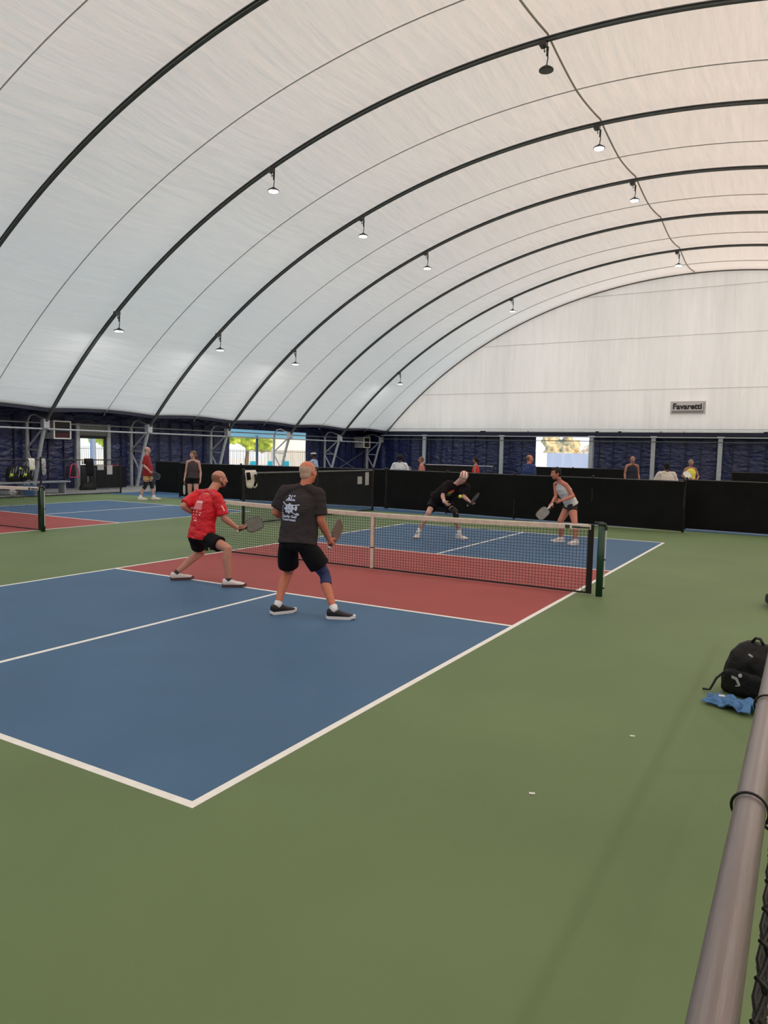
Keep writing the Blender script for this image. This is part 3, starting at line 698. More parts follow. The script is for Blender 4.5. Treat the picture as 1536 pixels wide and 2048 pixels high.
    # socks, shoes, braces
    for S in 'LR':
        an = J['an' + S]; (hx, hy), (tx, ty) = J['foot' + S]; h2 = V((hx, hy, 0)); t2 = V((tx, ty, 0)); fd = (t2 - h2).normalized()
        Ls = (.265 if fem else .295) * s; anc = V((an.x, an.y, 0)); o0 = anc - fd * .075 * s; sd = V((-fd.y, fd.x, 0)); Z = V((0, 0, 1)); zb = max(0.0, an.z - .115)
        shm = cloth.get('shoe', (M_white, M_white)); 
        if 'sock' in cloth:
            kn = J['kn' + S]; b2 = NB(); tube(b2, [an - V((0, 0, .03)), an, an.lerp(kn, cloth.get('sockh', .16))], [.042 * s, .041 * s, .044 * s], 14); obj('sock', b2, cloth['sock'], root, True)
        b2 = NB(); prof = [(0, .030, .012, .092), (.05, .040, .012, .108), (.24, .043, .012, .108), (.40, .044, .012, .096), (.60, .050, .012, .074), (.8, .050, .012, .060), (.93, .040, .012, .050), (1.0, .020, .014, .038)]
        loft(b2, [(o0 + fd * (Ls * a) + Z * (zb + (lo_ + hi_) / 2), sd, Z, w_ * s, (hi_ - lo_) / 2) for a, w_, lo_, hi_ in prof], 18, .8)
        me = vox(b2, max(.006, voxel), 2); sho = obj('shoe', me, shm[0], root)
        b2 = NB(); prof = [(-.02, .026), (.04, .038), (.25, .040), (.42, .043), (.64, .051), (.82, .050), (.95, .038), (1.03, .014)]
        rows = []
        for a, w_ in prof: rows.append([b2.verts.new(o0 + fd * (Ls * a) + sd * (q * w_ * s) + Z * (zb + zz + (.012 if a > .9 or a < 0 else 0))) for q, zz in ((-1, .002), (1, .002), (1.04, .034), (-1.04, .034))])
        for A, B in zip(rows, rows[1:]):
            for k in range(4): b2.faces.new((A[k], A[(k + 1) % 4], B[(k + 1) % 4], B[k]))
        b2.faces.new(rows[0]); b2.faces.new(rows[-1][::-1]); obj('sole', b2, shm[1], sho)
        if voxel < .008:
            b2 = NB()
            for k in range(4):
                c = o0 + fd * (Ls * (.36 + .085 * k)) + Z * (zb + .102 - .011 * k); tube(b2, [c - sd * .024, c + Z * .006, c + sd * .024], .0032, 5)
            obj('laces', b2, shm[2] if len(shm) > 2 else shm[1], sho)
        if 'brace' in cloth and S in cloth['brace']:
            hp, kn = J['hip' + S], J['kn' + S]; b2 = NB()
            pts = [hp.lerp(kn, .72), hp.lerp(kn, .88), kn, kn.lerp(an, .14) , kn.lerp(an, .30) - fd * .012]
            tube(b2, pts, [.074 * s, .066 * s, .062 * s, .060 * s, .062 * s], 18); me = vox(b2, .008, 3); wobble(me, .002, 30); obj('knee_brace', me, cloth['brace'][S], root)
        if 'wristband' in cloth and S in cloth['wristband']:
            a, b_ = J['el' + S].lerp(J['wr' + S], .86), J['el' + S].lerp(J['wr' + S], 1.02); b2 = NB(); tube(b2, [a, b_], .036 * s, 14); obj('wristband', b2, cloth['wristband'][S], root, True)
    return root, out

def paddle(label, grip, axis, nrm, face_m, edge_m, s=1.0, grip_m=None):
    """paddle with the hand on its grip; axis points from grip to head"""
    g = V(grip); A = V(axis).normalized(); N = V(nrm); N = (N - A * N.dot(A)).normalized(); B = A.cross(N)
    t = thing('pickleball_paddle', label, 'paddle', g, 'paddles held by the players')
    def outline(w, l, off=0):
        pts = []
        for q in range(28):
            a = 2 * math.pi * q / 28; c, d = math.cos(a), math.sin(a)
            pts.append((math.copysign(abs(c) ** .62, c) * w, math.copysign(abs(d) ** .62, d) * l + off))
        return pts
    c0 = g + A * (.075 + .13) * s
    bm = NB(); th = .0065 * s; a_, b_ = [], []
    for x, y in outline(.096 * s, .132 * s):
        a_.append(bm.verts.new(c0 + B * x + A * y + N * th)); b_.append(bm.verts.new(c0 + B * x + A * y - N * th))
    bm.faces.new(a_); bm.faces.new(b_[::-1])
    for k in range(28): bm.faces.new((a_[k], b_[k], b_[(k + 1) % 28], a_[(k + 1) % 28]))
    obj('face', bm, face_m, t)
    bm = NB(); tube(bm, [c0 + B * x + A * y for x, y in outline(.098 * s, .134 * s)], .0085 * s, 6, closed=True); obj('edge_guard', bm, edge_m, t, True)
    bm = NB(); tube(bm, [g - A * .065 * s, g + A * .06 * s, g + A * .09 * s], [.0165 * s, .0165 * s, .012 * s], 10); obj('grip', bm, grip_m or M_black, t, True)
    bm = NB(); tube(bm, [g - A * .078 * s, g - A * .063 * s], .0195 * s, 10); obj('end_cap', bm, M_white if grip_m is None else grip_m, t, True)
    return t
def cling(name, shirt, parent, C, U, Vv, N, meshes, m):
    """printed shapes laid on a shirt: flat meshes in (u,v) projected along -N onto the cloth"""
    me = shirt.data; bvh = BVHTree.FromPolygons([v.co.copy() for v in me.vertices], [tuple(p.vertices) for p in me.polygons])
    bm = NB()
    for mm in meshes: bm.from_mesh(mm)
    bmesh.ops.triangulate(bm, faces=bm.faces[:])
    lng = [e for e in bm.edges if e.calc_length() > .02]
    if lng: bmesh.ops.subdivide_edges(bm, edges=lng, cuts=2)
    for v in bm.verts:
        p = C + U * v.co.x + Vv * v.co.y + N * .35
        hit = bvh.ray_cast(p, -N, .8)
        v.co = (hit[0] + N * (.0055 if name == 'print_detail' else .004)) if hit[0] is not None else C + U * v.co.x + Vv * v.co.y
    return obj(name, bm, m, parent)
def poly2(pts):
    bm = NB(); bm.faces.new([bm.verts.new((x, y, 0)) for x, y in pts]); me = bpy.data.meshes.new('p'); bm.to_mesh(me); bm.free(); return me
def bar2(x0, y0, x1, y1, w):
    d = V((x1 - x0, y1 - y0, 0)).normalized(); n = V((-d.y, d.x, 0)) * w / 2
    return poly2([(x0 + n.x, y0 + n.y), (x0 - n.x, y0 - n.y), (x1 - n.x, y1 - n.y), (x1 + n.x, y1 + n.y)])
def disc2(x, y, rx, ry=None, n=16): return poly2([(x + rx * math.cos(2 * math.pi * k / n), y + (ry or rx) * math.sin(2 * math.pi * k / n)) for k in range(n)])
def txt2(body, size, x, y, bold=.002, sx=1.0, rot=0.0):
    me = text_mesh(body, size, bold); me.transform(Matrix.Translation((x, y, 0)) @ Matrix.Rotation(rot, 4, 'Z') @ Matrix.Diagonal((sx, 1, 1, 1))); return me

T_red = mat('red_jersey', (214, 22, 40), .5, var=.08, vscale=7, spec=.4); T_char = mat('charcoal_tee', (56, 50, 54), .85, var=.08, vscale=10, spec=.2)
T_black = mat('black_tee', (26, 20, 24), .85, var=.15, vscale=9, spec=.2); T_shorts = mat('black_shorts', (10, 10, 16), .8, spec=.25); T_grey = mat('pale_grey_tank', (206, 208, 208), .8, var=.05, vscale=10)
T_print = mat('pale_print', (196, 208, 236), .7); T_wprint = mat('white_print', (250, 190, 196), .7)
H_stub = mat('stubble_brown', (140, 98, 78), .8, var=.12, vscale=60); H_white = mat('white_hair', (196, 164, 146), .8, var=.1, vscale=60); H_dark = mat('dark_brown_hair', (24, 17, 15), .8, var=.3, vscale=50)
H_black = mat('black_hair', (16, 15, 18), .8, bump=.8, bscale=90); H_brown = mat('light_brown_hair', (112, 84, 66), .7, var=.3, vscale=50); H_beard = mat('dark_beard', (48, 34, 32), .8); H_grey = mat('grey_hair', (150, 138, 130), .8, var=.2, vscale=60)
S_white = mat('shoe_white', (232, 222, 222), .5, var=.04, vscale=20); S_black = mat('shoe_black', (24, 23, 26), .6, var=.3, vscale=40); S_sole = mat('sole_white', (235, 235, 238), .5); S_gum = mat('sole_dark', (92, 62, 62), .6); S_mark = mat('lace_dark', (50, 48, 52), .6)
B_blue = mat('navy_knee_sleeve', (44, 52, 98), .7, var=.25, vscale=30); B_black = mat('black_knee_sleeve', (18, 18, 22), .7)
P_grey = mat('paddle_grey', (92, 92, 88), .45, var=.15, vscale=15); P_edge = mat('paddle_edge', (70, 68, 66), .5); P_brown = mat('paddle_taupe', (110, 94, 88), .5)
P_light = mat('paddle_light', (150, 150, 146), .45, var=.2, vscale=12); P_white = mat('paddle_white', (220, 218, 214), .45)

JR = {'pelvis':(-1.305,-2.205,0.628),'hipL':(-1.408,-2.201,0.578),'hipR':(-1.197,-2.216,0.591),'chest':(-1.278,-2.105,1.133),'shL':(-1.500,-2.060,1.140),'shR':(-1.085,-2.137,1.128),'neck':(-1.251,-2.021,1.225),'head':(-1.230,-1.940,1.345),'elL':(-1.540,-2.290,0.990),'wrL':(-1.500,-2.069,0.860),'haL':(-1.470,-1.980,0.84),'elR':(-0.986,-2.116,0.854),'wrR':(-0.916,-1.952,0.722),'haR':(-0.860,-1.874,0.706),'knL':(-1.500,-2.000,0.350),'anL':(-1.641,-2.314,0.095),'knR':(-0.790,-2.254,0.486),'anR':(-0.759,-2.276,0.095),
  'footL':((-1.747,-2.355),(-1.600,-2.140)),'footR':((-0.797,-2.318),(-0.626,-2.180))}
JG = {'pelvis':(0.888,-3.025,0.790),'hipL':(0.789,-3.053,0.740),'hipR':(0.991,-3.004,0.750),'chest':(0.866,-2.920,1.305),'shL':(0.677,-2.972,1.310),'shR':(1.056,-2.881,1.300),'neck':(0.912,-2.887,1.405),'head':(0.893,-2.848,1.520),'elL':(0.595,-3.019,1.080),'wrL':(0.560,-2.794,1.000),'haL':(0.575,-2.698,1.005),'elR':(1.100,-2.900,1.020),'wrR':(1.110,-2.760,0.815),'haR':(1.125,-2.715,0.745),'knL':(0.676,-2.893,0.414),'anL':(0.718,-3.132,0.095),'knR':(1.120,-2.839,0.437),'anR':(1.336,-2.967,0.10),'footL':((0.640,-3.187),(0.730,-2.985)),'footR':((1.291,-3.009),(1.487,-2.900))}
JH = {'pelvis':(-1.097,4.474,0.812),'hipL':(-1.012,4.541,0.755),'hipR':(-1.175,4.423,0.763),'chest':(-0.700,4.432,1.115),'shL':(-0.475,4.490,1.085),'shR':(-0.870,4.353,1.105),'neck':(-0.610,4.392,1.185),'head':(-0.500,4.350,1.275),'elR':(-0.894,4.216,0.885),'wrR':(-0.783,4.084,0.774),'haR':(-0.692,4.062,0.719),'elL':(-0.514,4.421,0.883),'wrL':(-0.347,4.324,0.804),'haL':(-0.284,4.296,0.765),'knR':(-1.160,4.126,0.530),'anR':(-1.381,4.106,0.11),'knL':(-0.613,4.259,0.560),'anL':(-0.605,4.466,0.11),'footR':((-1.42,4.20),(-1.36,3.95)),'footL':((-0.70,4.50),(-0.45,4.42))}
JW = {'pelvis':(1.429,5.365,0.798),'hipL':(1.478,5.272,0.745),'hipR':(1.369,5.440,0.740),'chest':(1.249,5.227,1.175),'shL':(1.380,5.130,1.175),'shR':(1.112,5.304,1.175),'neck':(1.215,5.209,1.275),'head':(1.160,5.151,1.400),'elL':(1.531,5.137,0.964),'wrL':(1.362,4.927,0.877),'haL':(1.282,4.865,0.836),'elR':(1.147,5.259,0.930),'wrR':(1.125,5.078,0.805),'haR':(1.088,5.028,0.726),'knL':(1.594,5.103,0.430),'anL':(1.616,5.098,0.095),'knR':(1.254,5.270,0.436),'anR':(1.251,5.335,0.095),'footR':((1.300,5.460),(1.072,5.323)),'footL':((1.66,5.20),(1.54,4.98))}

red, o = person('crouching bald man in red jersey and black shorts, seen from behind, holding a grey paddle', JR, dict(skin='r', face=(.42, .88, -.03), hair='fringe', hairm=H_stub, beard=H_beard, w=1.1),
    dict(shirt=dict(m=T_red, sleeve=.86, loose=1.04, hem=-.14, wr=1.5, sl=1.08), shorts=dict(m=T_shorts, len=.62), shoe=(S_white, S_gum, S_mark), sock=S_mark, sockh=.05), voxel=.0055, hands={'R': dict(n=(-.4, .1, .6), curl=.9)})
rS, fS, uv = o['axes']; sh = o['shirt']; bC = V(JR['chest']).lerp(V(JR['pelvis']), .33)
ms = [bar2(-.075, .075, .075, .075, .040)]
ms += [bar2(-.085, .042 - .018 * k, .085, .042 - .018 * k, .009) for k in range(5)]
ms += [disc2(-.07, -.075, .018, .011), disc2(0, -.07, .013, .018), disc2(.07, -.078, .02, .008), bar2(-.09, -.115, -.05, -.115, .016), bar2(-.02, -.115, .02, -.115, .012), bar2(.05, -.11, .085, -.11, .018), disc2(-.05, -.16, .014), disc2(.0, -.165, .012), bar2(-.03, -.20, .03, -.20, .022)]
cling('back_print', sh, red, bC, rS * .95, uv * .9, -fS, ms, T_wprint)
bC2 = V(JR['shR']).lerp(V(JR['elR']), .62); ad = (V(JR['elR']) - V(JR['shR'])).normalized(); nn = (V((.8, -.5, .2)) - ad * V((.8, -.5, .2)).dot(ad)).normalized()
cling('sleeve_print', sh, red, bC2, ad, nn.cross(ad), nn, [bar2(-.05, 0, .03, .012, .018)], T_wprint)
pv = V((-.804, -1.807, .761))
paddle('grey paddle held low by the man in red', V(JR['wrR']) + (V(JR['haR']) - V(JR['wrR'])).normalized() * .07 + V((0, 0, -.012)), (.36, .86, .30), (.75, -.45, .45), P_grey, P_edge, s=.92)

gre, o = person('standing man in charcoal golf tee with white printed back and blue knee sleeve', JG, dict(skin='g', face=(.10, .98, -.05), hair='fringe', hairm=H_white, w=1.14, belly=.04, leg=.98, arm=1.1, head=1.03),
    dict(shirt=dict(m=T_char, sleeve=.82, loose=1.06, hem=-.06, sl=1.12), shorts=dict(m=T_shorts, len=.72, wide=1.12), shoe=(S_black, S_sole, S_black), sock=S_sole, sockh=.10, brace={'R': B_blue}), voxel=.0055, hands={'R': dict(n=(-.5, .3, .1), curl=.9)})
rS, fS, uv = o['axes']; sh = o['shirt']; bC = V(JG['chest']).lerp(V(JG['pelvis']), .34) - rS * .075
ms = [txt2('21', .075, -.01, .135, .003, rot=-.08), txt2('ST', .030, .052, .150, .002), txt2('ANNUAL', .036, .0, .095, .002), txt2('Charity Golf', .046, 0, -.125, .0025, rot=-.05), txt2('Tournament', .042, 0, -.168, .0025, rot=-.05)]
ms += [disc2(.0, -.02, .062, .058, 20)] + [disc2(.058 * math.cos(a), -.02 + .054 * math.sin(a), .018) for a in [math.radians(45 * k) for k in range(8)]]
ms += [bar2(-.125, .075, -.05, .02, .016), bar2(.05, .022, .145, .035, .014), bar2(.03, -.055, .10, -.10, .012), disc2(.125, -.092, .028, .016), disc2(.10, -.015, .020, .034), bar2(-.11, .03, -.11, -.06, .006), bar2(-.12, -.07, -.09, -.09, .01)]
cling('back_print', sh, gre, bC, rS * .80, uv * .80, -fS, ms, T_print)
ink = [disc2(-.022, 0, .008), disc2(.022, 0, .008), bar2(-.025, -.04, .025, -.04, .008)]
cling('print_detail', sh, gre, bC - fS * .0015, rS * .80, uv * .80, -fS, ink, mat('print_blue', (70, 84, 130), .7))
paddle('taupe paddle hanging edge-on beside the leg of the man in charcoal tee', V(JG['wrR']) + (V(JG['haR']) - V(JG['wrR'])).normalized() * .07, (-.12, .74, .62), (.97, .16, 0), P_brown, P_brown, s=.95)

hat, o = person('lunging man in black tee and white red cap, watching the ball behind the net', JH, dict(skin='p', face=(.50, -.70, -.50), w=1.12, belly=.05, head=1.0, hairm=H_brown, hair='fringe'),
    dict(cap=mat('white_red_cap', (232, 214, 204), .7, var=.15, vscale=26), glasses=1, shirt=dict(m=T_black, sleeve=.8, loose=1.08, hem=-.1, sl=1.1), shorts=dict(m=T_shorts, len=.66, wide=1.1), shoe=(S_white, S_white, S_mark), sock=S_sole, sockh=.2, brace={'L': B_black}, wristband={'R': S_white}), voxel=.007, hands={'L': dict(n=(.3, .4, .5), curl=.9)})
rS, fS, uv = o['axes']; sh = o['shirt']; bC = V(JH['chest']).lerp(V(JH['pelvis']), .35)
cling('chest_print_red', sh, hat, bC, rS, uv, fS, [disc2(-.02, .06, .04, .03), bar2(-.05, .0, .03, .05, .03)], mat('print_red', (190, 60, 50), .7))
cling('chest_print_yellow', sh, hat, bC, rS, uv, fS, [disc2(-.0, .0, .045, .025), bar2(-.06, .03, -.03, -.02, .03)], mat('print_yellow', (190, 170, 70), .7))
cling('chest_print_green', sh, hat, bC, rS, uv, fS, [bar2(-.08, -.06, .06, -.07, .045)], mat('print_green', (60, 110, 84), .7))
paddle('dark paddle held up edge-on by the man in the white red cap', V((-.335, 4.320, .752)), (.70, -.40, .55), (-.34, -.39, .42), mat('paddle_dark', (50, 50, 52), .45), P_edge)
t = NB(); sph(t, (-.47, 4.151, .898), .037, 3); bl = obj('pickleball', t, mat('ball_yellow', (214, 236, 60), .5, bump=.3, bscale=60), smooth=True); tag(bl, 'yellow green ball in flight in front of the man in black tee', 'ball')

wom, o = person('woman with short dark hair in pale grey tank top, leaning with paddle behind the net', JW, dict(skin='w', face=(-.72, -.66, -.18), fem=True, hair='short', hairm=H_dark, w=1.14, leg=1.08, arm=1.08, head=1.05),
    dict(shirt=dict(m=T_grey, sleeve=0, loose=1.06, hem=-.04), shorts=dict(m=mat('brown_black_shorts', (34, 24, 22), .8), len=.30, wide=1.0), shoe=(S_white, S_white, S_white), sock=S_sole, sockh=.05), voxel=.0065, hands={'R': dict(n=(.2, .6, .3), curl=.9)})
paddle('pale grey paddle pointing down in the hand of the woman in grey tank top', V((1.103, 5.040, .74)), (-.62, -.38, -.72), (.5, -.86, .1), P_light, P_edge, grip_m=M_white)
b_ = NB(); tube(b_, [V(JW['neck']) + V((.062 * math.cos(a), .062 * math.sin(a), -.02 + .03 * math.sin(a + 2.3))) for a in [math.radians(20 * k) for k in range(18)]], .003, 5, closed=True)
obj('necklace', b_, M_iris, wom)

def pose(x, y, ang, H=1.75, arms=None, stride=0.0, z=0.0, lean=0.0, fem=False):
    """relaxed standing skeleton; ang = facing direction in degrees (0 = +X); arms override local joints"""
    k = H / 1.75; F = V((math.cos(math.radians(ang)), math.sin(math.radians(ang)), 0)); X = V((F.y, -F.x, 0)); B = V((x, y, z))
    def P(a, b, c): return B + X * (a * k) + F * (b * k + lean * max(0, c - .95)) + V((0, 0, c * k))
    shw = .165 if fem else .19
    J = dict(pelvis=P(0, 0, .95), hipL=P(-.09, 0, .90), hipR=P(.09, 0, .90), chest=P(0, -.01, 1.42), shL=P(-shw, 0, 1.41), shR=P(shw, 0, 1.41), neck=P(0, 0, 1.50), head=P(0, .02, 1.63),
             elL=P(-shw - .05, -.02, 1.13), wrL=P(-shw - .07, .08, .89), haL=P(-shw - .07, .10, .80), elR=P(shw + .05, -.02, 1.13), wrR=P(shw + .07, .08, .89), haR=P(shw + .07, .10, .80),
             knL=P(-.10, .03 + stride * .5, .49), anL=P(-.10, stride, .09), knR=P(.10, .03 - stride * .3, .49), anR=P(.10, -stride, .09))
    for n, q in (arms or {}).items(): J[n] = P(*q)
    for S in 'LR':
        a = J['an' + S]; J['foot' + S] = ((a.x - F.x * .07, a.y - F.y * .07), (a.x + F.x * .2, a.y + F.y * .2))
    return J, F, X
def far_person(label, x, y, ang, H, sp, cloth, arms=None, face=None, pad=None, **kw):
    J, F, X = pose(x, y, ang, H, arms, fem=sp.get('fem', False), **kw)
    fa = math.radians(ang if face is None else face); sp = dict(sp); sp['face'] = (math.cos(fa), math.sin(fa), -.05); sp['s'] = sp.get('s', 1.0) * H / 1.75; sp.setdefault('detail', True)
    r, o = person(label, J, sp, cloth, voxel=.010)
    if pad:
        S, ax, nr, lab, m1, m2 = pad; g = J['wr' + S] + (J['ha' + S] - J['wr' + S]).normalized() * .07; paddle(lab, g, ax, nr, m1, m2)
    return r
st = (S_white, S_white)
tee = lambda n, c: mat(n, c, .8, var=.06, vscale=10)
# facing angles: view direction of the camera is about 120 degrees
far_person('balding man in long dark red tee with tan shorts and black knee braces walking right', -13.5, 7.75, 38, 1.76, dict(skin='p', hair='fringe', hairm=H_grey, w=1.15, belly=.05),
    dict(shirt=dict(m=tee('dark_red_tee', (150, 26, 34)), sleeve=.85, loose=1.1, hem=-.32, sl=1.1), shorts=dict(m=tee('tan_shorts', (196, 160, 112)), len=.62, wide=.95), shoe=st, sock=S_sole, brace={'L': B_black, 'R': B_black}, glasses=1),
    arms=dict(elR=(.25, -.05, 1.14), wrR=(.27, .14, .95), haR=(.27, .2, .88)), stride=.2, pad=('R', (.85, .25, -.45), (.5, -.85, 0), 'dark round paddle in the hand of the man in dark red tee', mat('paddle_navy', (40, 44, 56), .5), mat('paddle_rim', (110, 112, 118), .5)))
far_person('woman in dark grey tank top and black shorts standing on the left court', -9.5, 5.85, -60, 1.68, dict(skin='p', fem=True, hair='pony', hairm=H_brown),
    dict(shirt=dict(m=tee('dark_tank', (70, 56, 60)), sleeve=0, loose=1.06, hem=-.02), shorts=dict(m=T_shorts, len=.30), shoe=st, sock=S_sole), face=-100, stride=.06,
    pad=('R', (.05, -.05, -1), (.80, .50, 0), 'white edged paddle hanging from the hand of the woman in dark tank top', P_white, P_white))
far_person('man in dark sleeveless top facing the camera in front of the end wall', .05, 17.8, -55, 1.79, dict(skin='b', hair='buzz', hairm=H_grey, w=1.05), dict(shirt=dict(m=tee('navy_sleeveless', (26, 28, 44)), sleeve=0, loose=1.05), shorts=dict(m=T_shorts), shoe=st))
far_person('person with dark hair in a cream tee seen from behind over the black fence', 2.22, 11.6, 118, 1.64, dict(skin='d', hair='short', hairm=H_black, w=1.2, belly=.04), dict(shirt=dict(m=tee('cream_tee', (214, 205, 196)), sleeve=.85, loose=1.12, sl=1.25), shorts=dict(m=T_shorts), shoe=st), face=115,
    arms=dict(elL=(-.30, .05, 1.13), elR=(.30, .05, 1.13), wrL=(-.2, .22, 1.0), wrR=(.2, .22, 1.0), haL=(-.12, .28, 1.0), haR=(.12, .28, 1.0)))
far_person('woman in yellow tank top facing the camera with a white paddle at her waist', 2.0, 17.8, -62, 1.72, dict(skin='b', fem=True, hair='short', hairm=H_grey, w=1.1), dict(shirt=dict(m=tee('yellow_tank', (226, 214, 96)), sleeve=0, loose=1.05), shorts=dict(m=T_shorts, len=.4), shoe=st),
    arms=dict(elR=(.28, .02, 1.15), wrR=(.12, .22, 1.06), haR=(.04, .27, 1.06), elL=(-.28, .02, 1.15), wrL=(-.16, .22, 1.05), haL=(-.08, .27, 1.05)), pad=('R', (-.55, .2, .6), (.5, -.85, .1), 'white paddle held at the waist of the woman in yellow', P_white, P_white))
far_person('man in navy blue tee turned right, seen over the black fence', -1.5, 11.2, 60, 1.76, dict(skin='w', hair='buzz', hairm=H_brown, w=1.15), dict(shirt=dict(m=tee('navy_tee', (36, 58, 112)), sleeve=.8, loose=1.08, sl=1.15), shorts=dict(m=T_shorts), shoe=st), face=30,
    arms=dict(elL=(-.3, .02, 1.16), wrL=(-.26, .2, 1.0), haL=(-.22, .28, .98)))
far_person('man in white headband and pale blue tee beside the bright side opening', -8.75, 10.6, -165, 1.72, dict(skin='d', hair='buzz', hairm=H_black, w=1.05), dict(headband=S_sole, shirt=dict(m=tee('pale_blue_tee', (150, 172, 206)), sleeve=.8, loose=1.05, sl=1.1), shorts=dict(m=T_shorts), shoe=st), face=-170,
    arms=dict(elL=(-.24, .1, 1.16), wrL=(-.2, .32, 1.1), haL=(-.18, .4, 1.1)), pad=('L', (.9, .1, -.1), (0, .3, 1), 'white paddle held out by the man in the headband', P_white, P_white))
far_person('man with round black afro hair in white tee seen from behind, far court', -6.68, 12.8, 112, 1.66, dict(skin='d', hair='afro', hairm=H_black, w=1.12), dict(shirt=dict(m=tee('white_tee', (214, 218, 226)), sleeve=.9, loose=1.1, sl=1.25), shorts=dict(m=T_shorts), shoe=st),
    arms=dict(elL=(-.30, .02, 1.14), elR=(.30, .02, 1.14), wrL=(-.25, .2, .98), wrR=(.25, .2, .98)))
far_person('woman in pink sleeveless top seen from the side, raising a pale paddle', -6.1, 13.3, -165, 1.62, dict(skin='w', fem=True, hair='short', hairm=H_brown), dict(shirt=dict(m=tee('pink_tank', (186, 112, 112)), sleeve=0), shorts=dict(m=T_shorts, len=.4), shoe=st),
    arms=dict(elR=(.2, .1, 1.12), wrR=(.18, .34, 1.14), haR=(.17, .42, 1.16)), pad=('R', (-.8, -.1, .5), (.5, -.85, 0), 'pale round paddle raised by the woman in pink', mat('paddle_dkblue', (40, 48, 80), .5), P_white))
far_person('woman with ponytail in red top seen from the side, far court', -4.45, 14.2, -170, 1.66, dict(skin='b', fem=True, hair='pony', hairm=H_dark), dict(shirt=dict(m=tee('red_top', (196, 36, 52)), sleeve=0, loose=1.08), shorts=dict(m=T_shorts, len=.4), shoe=st), face=175)

# ------------------------------------------------------------------ bags, towels and small things
def soft_bag(name, label, loc, size, m, lean=0.0, rot=0.0, straps=True, cat='bag', strap_m=None):
    w, d, h = size; L0 = V(loc); t = thing(name, label, cat, L0); Q = Matrix.Rotation(rot, 3, 'Z') @ Matrix.Rotation(lean, 3, 'Y')
    X, Y_, Z = Q @ V((1, 0, 0)), Q @ V((0, 1, 0)), Q @ V((0, 0, 1))
    bm = NB(); loft(bm, [(L0 + Z * (h * a) + X * (h * sx), X, Y_, d / 2 * k1, w / 2 * k2) for a, k1, k2, sx in ((0.0, .86, .9, 0), (.05, 1, 1, 0), (.3, 1.05, 1.02, 0), (.6, .95, .92, 0), (.8, .8, .78, .02), (.93, .55, .6, .05), (1.0, .3, .4, .07))], 28, .6)
    me = vox(bm, .012, 3); wobble(me, .012, 9, 1); obj('bag_body', me, m, t)
    bm = NB(); loft(bm, [(L0 + Z * (h * a) - X * (d * .46), X, Y_, d * .16 * k, w * .36 * k) for a, k in ((.08, .8), (.14, 1), (.42, 1), (.5, .7))], 24, .6); me = vox(bm, .010, 3); wobble(me, .005, 14, 2); obj('front_pocket', me, m, t)
    if straps:
        for s in (-1, 1):
            bm = NB(); tube(bm, [L0 + Z * (h * .95) + X * (d * .25) + Y_ * (s * w * .12), L0 + Z * (h * .8) + X * (d * .55) + Y_ * (s * w * .24), L0 + Z * (h * .4) + X * (d * .66) + Y_ * (s * w * .3), L0 + Z * (h * .08) + X * (d * .5) + Y_ * (s * w * .36)], .016, 8); obj('strap', bm, strap_m or m, t, True)
        bm = NB(); tube(bm, [L0 + Z * (h * 1.0) + Y_ * (-w * .1), L0 + Z * (h * 1.09) + Y_ * (-w * .04), L0 + Z * (h * 1.09) + Y_ * (w * .04), L0 + Z * (h * 1.0) + Y_ * (w * .1)], .011, 8); obj('handle', bm, M_black, t, True)
    return t, X, Y_, Z
M_bag = mat('black_nylon', (9, 9, 10), .6, var=.3, vscale=14, bump=.4, bscale=30, spec=.3)
t, X, Y_, Z = soft_bag('backpack', 'black backpack with a small grey emblem leaning against the foreground fence', (5.29, -3.24, 0), (.44, .27, .40), M_bag, lean=.05, rot=math.radians(62))
P0 = V((5.29, -3.24, 0))
em = mat('emblem_grey', (170, 168, 170), .5)
me_ = bpy.data.objects.get('bag_body').data if bpy.data.objects.get('bag_body') else None
bag_o = [c for c in t.children if c.name.startswith('front_pocket')][0]
cling('emblem', bag_o, t, P0 - X * .22 + Z * .13 + Y_ * .03, -Y_, Z, -X, [disc2(.02, .04, .015, n=14), bar2(-.045, .015, .0, .01, .022), bar2(-.005, .012, .022, -.035, .022), bar2(.022, -.035, -.01, -.045, .008)], em)
bm = NB(); tube(bm, [P0 - X * .12 + Y_ * .16 + Z * .16, P0 - X * .16 + Y_ * .20 + Z * .10, P0 - X * .2 + Y_ * .22 + Z * .01, P0 - X * .23 + Y_ * .26 + Z * .008], .009, 6); obj('hanging_strap', bm, M_black, t, True)
bm = NB(); tube(bm, [P0 - X * .15 + Z * .335 + Y_ * -.03, P0 - X * .155 + Z * .325 + Y_ * -.06], .008, 6); obj('zip_pull', bm, em, t, True)
t2, _, _, _ = soft_bag('gym_bag', 'dark bag at the right frame edge on the green floor beyond the backpack', (5.375, .60, 0), (.5, .26, .3), mat('dark_bag', (26, 24, 34), .6, var=.2, vscale=9), rot=math.radians(20))

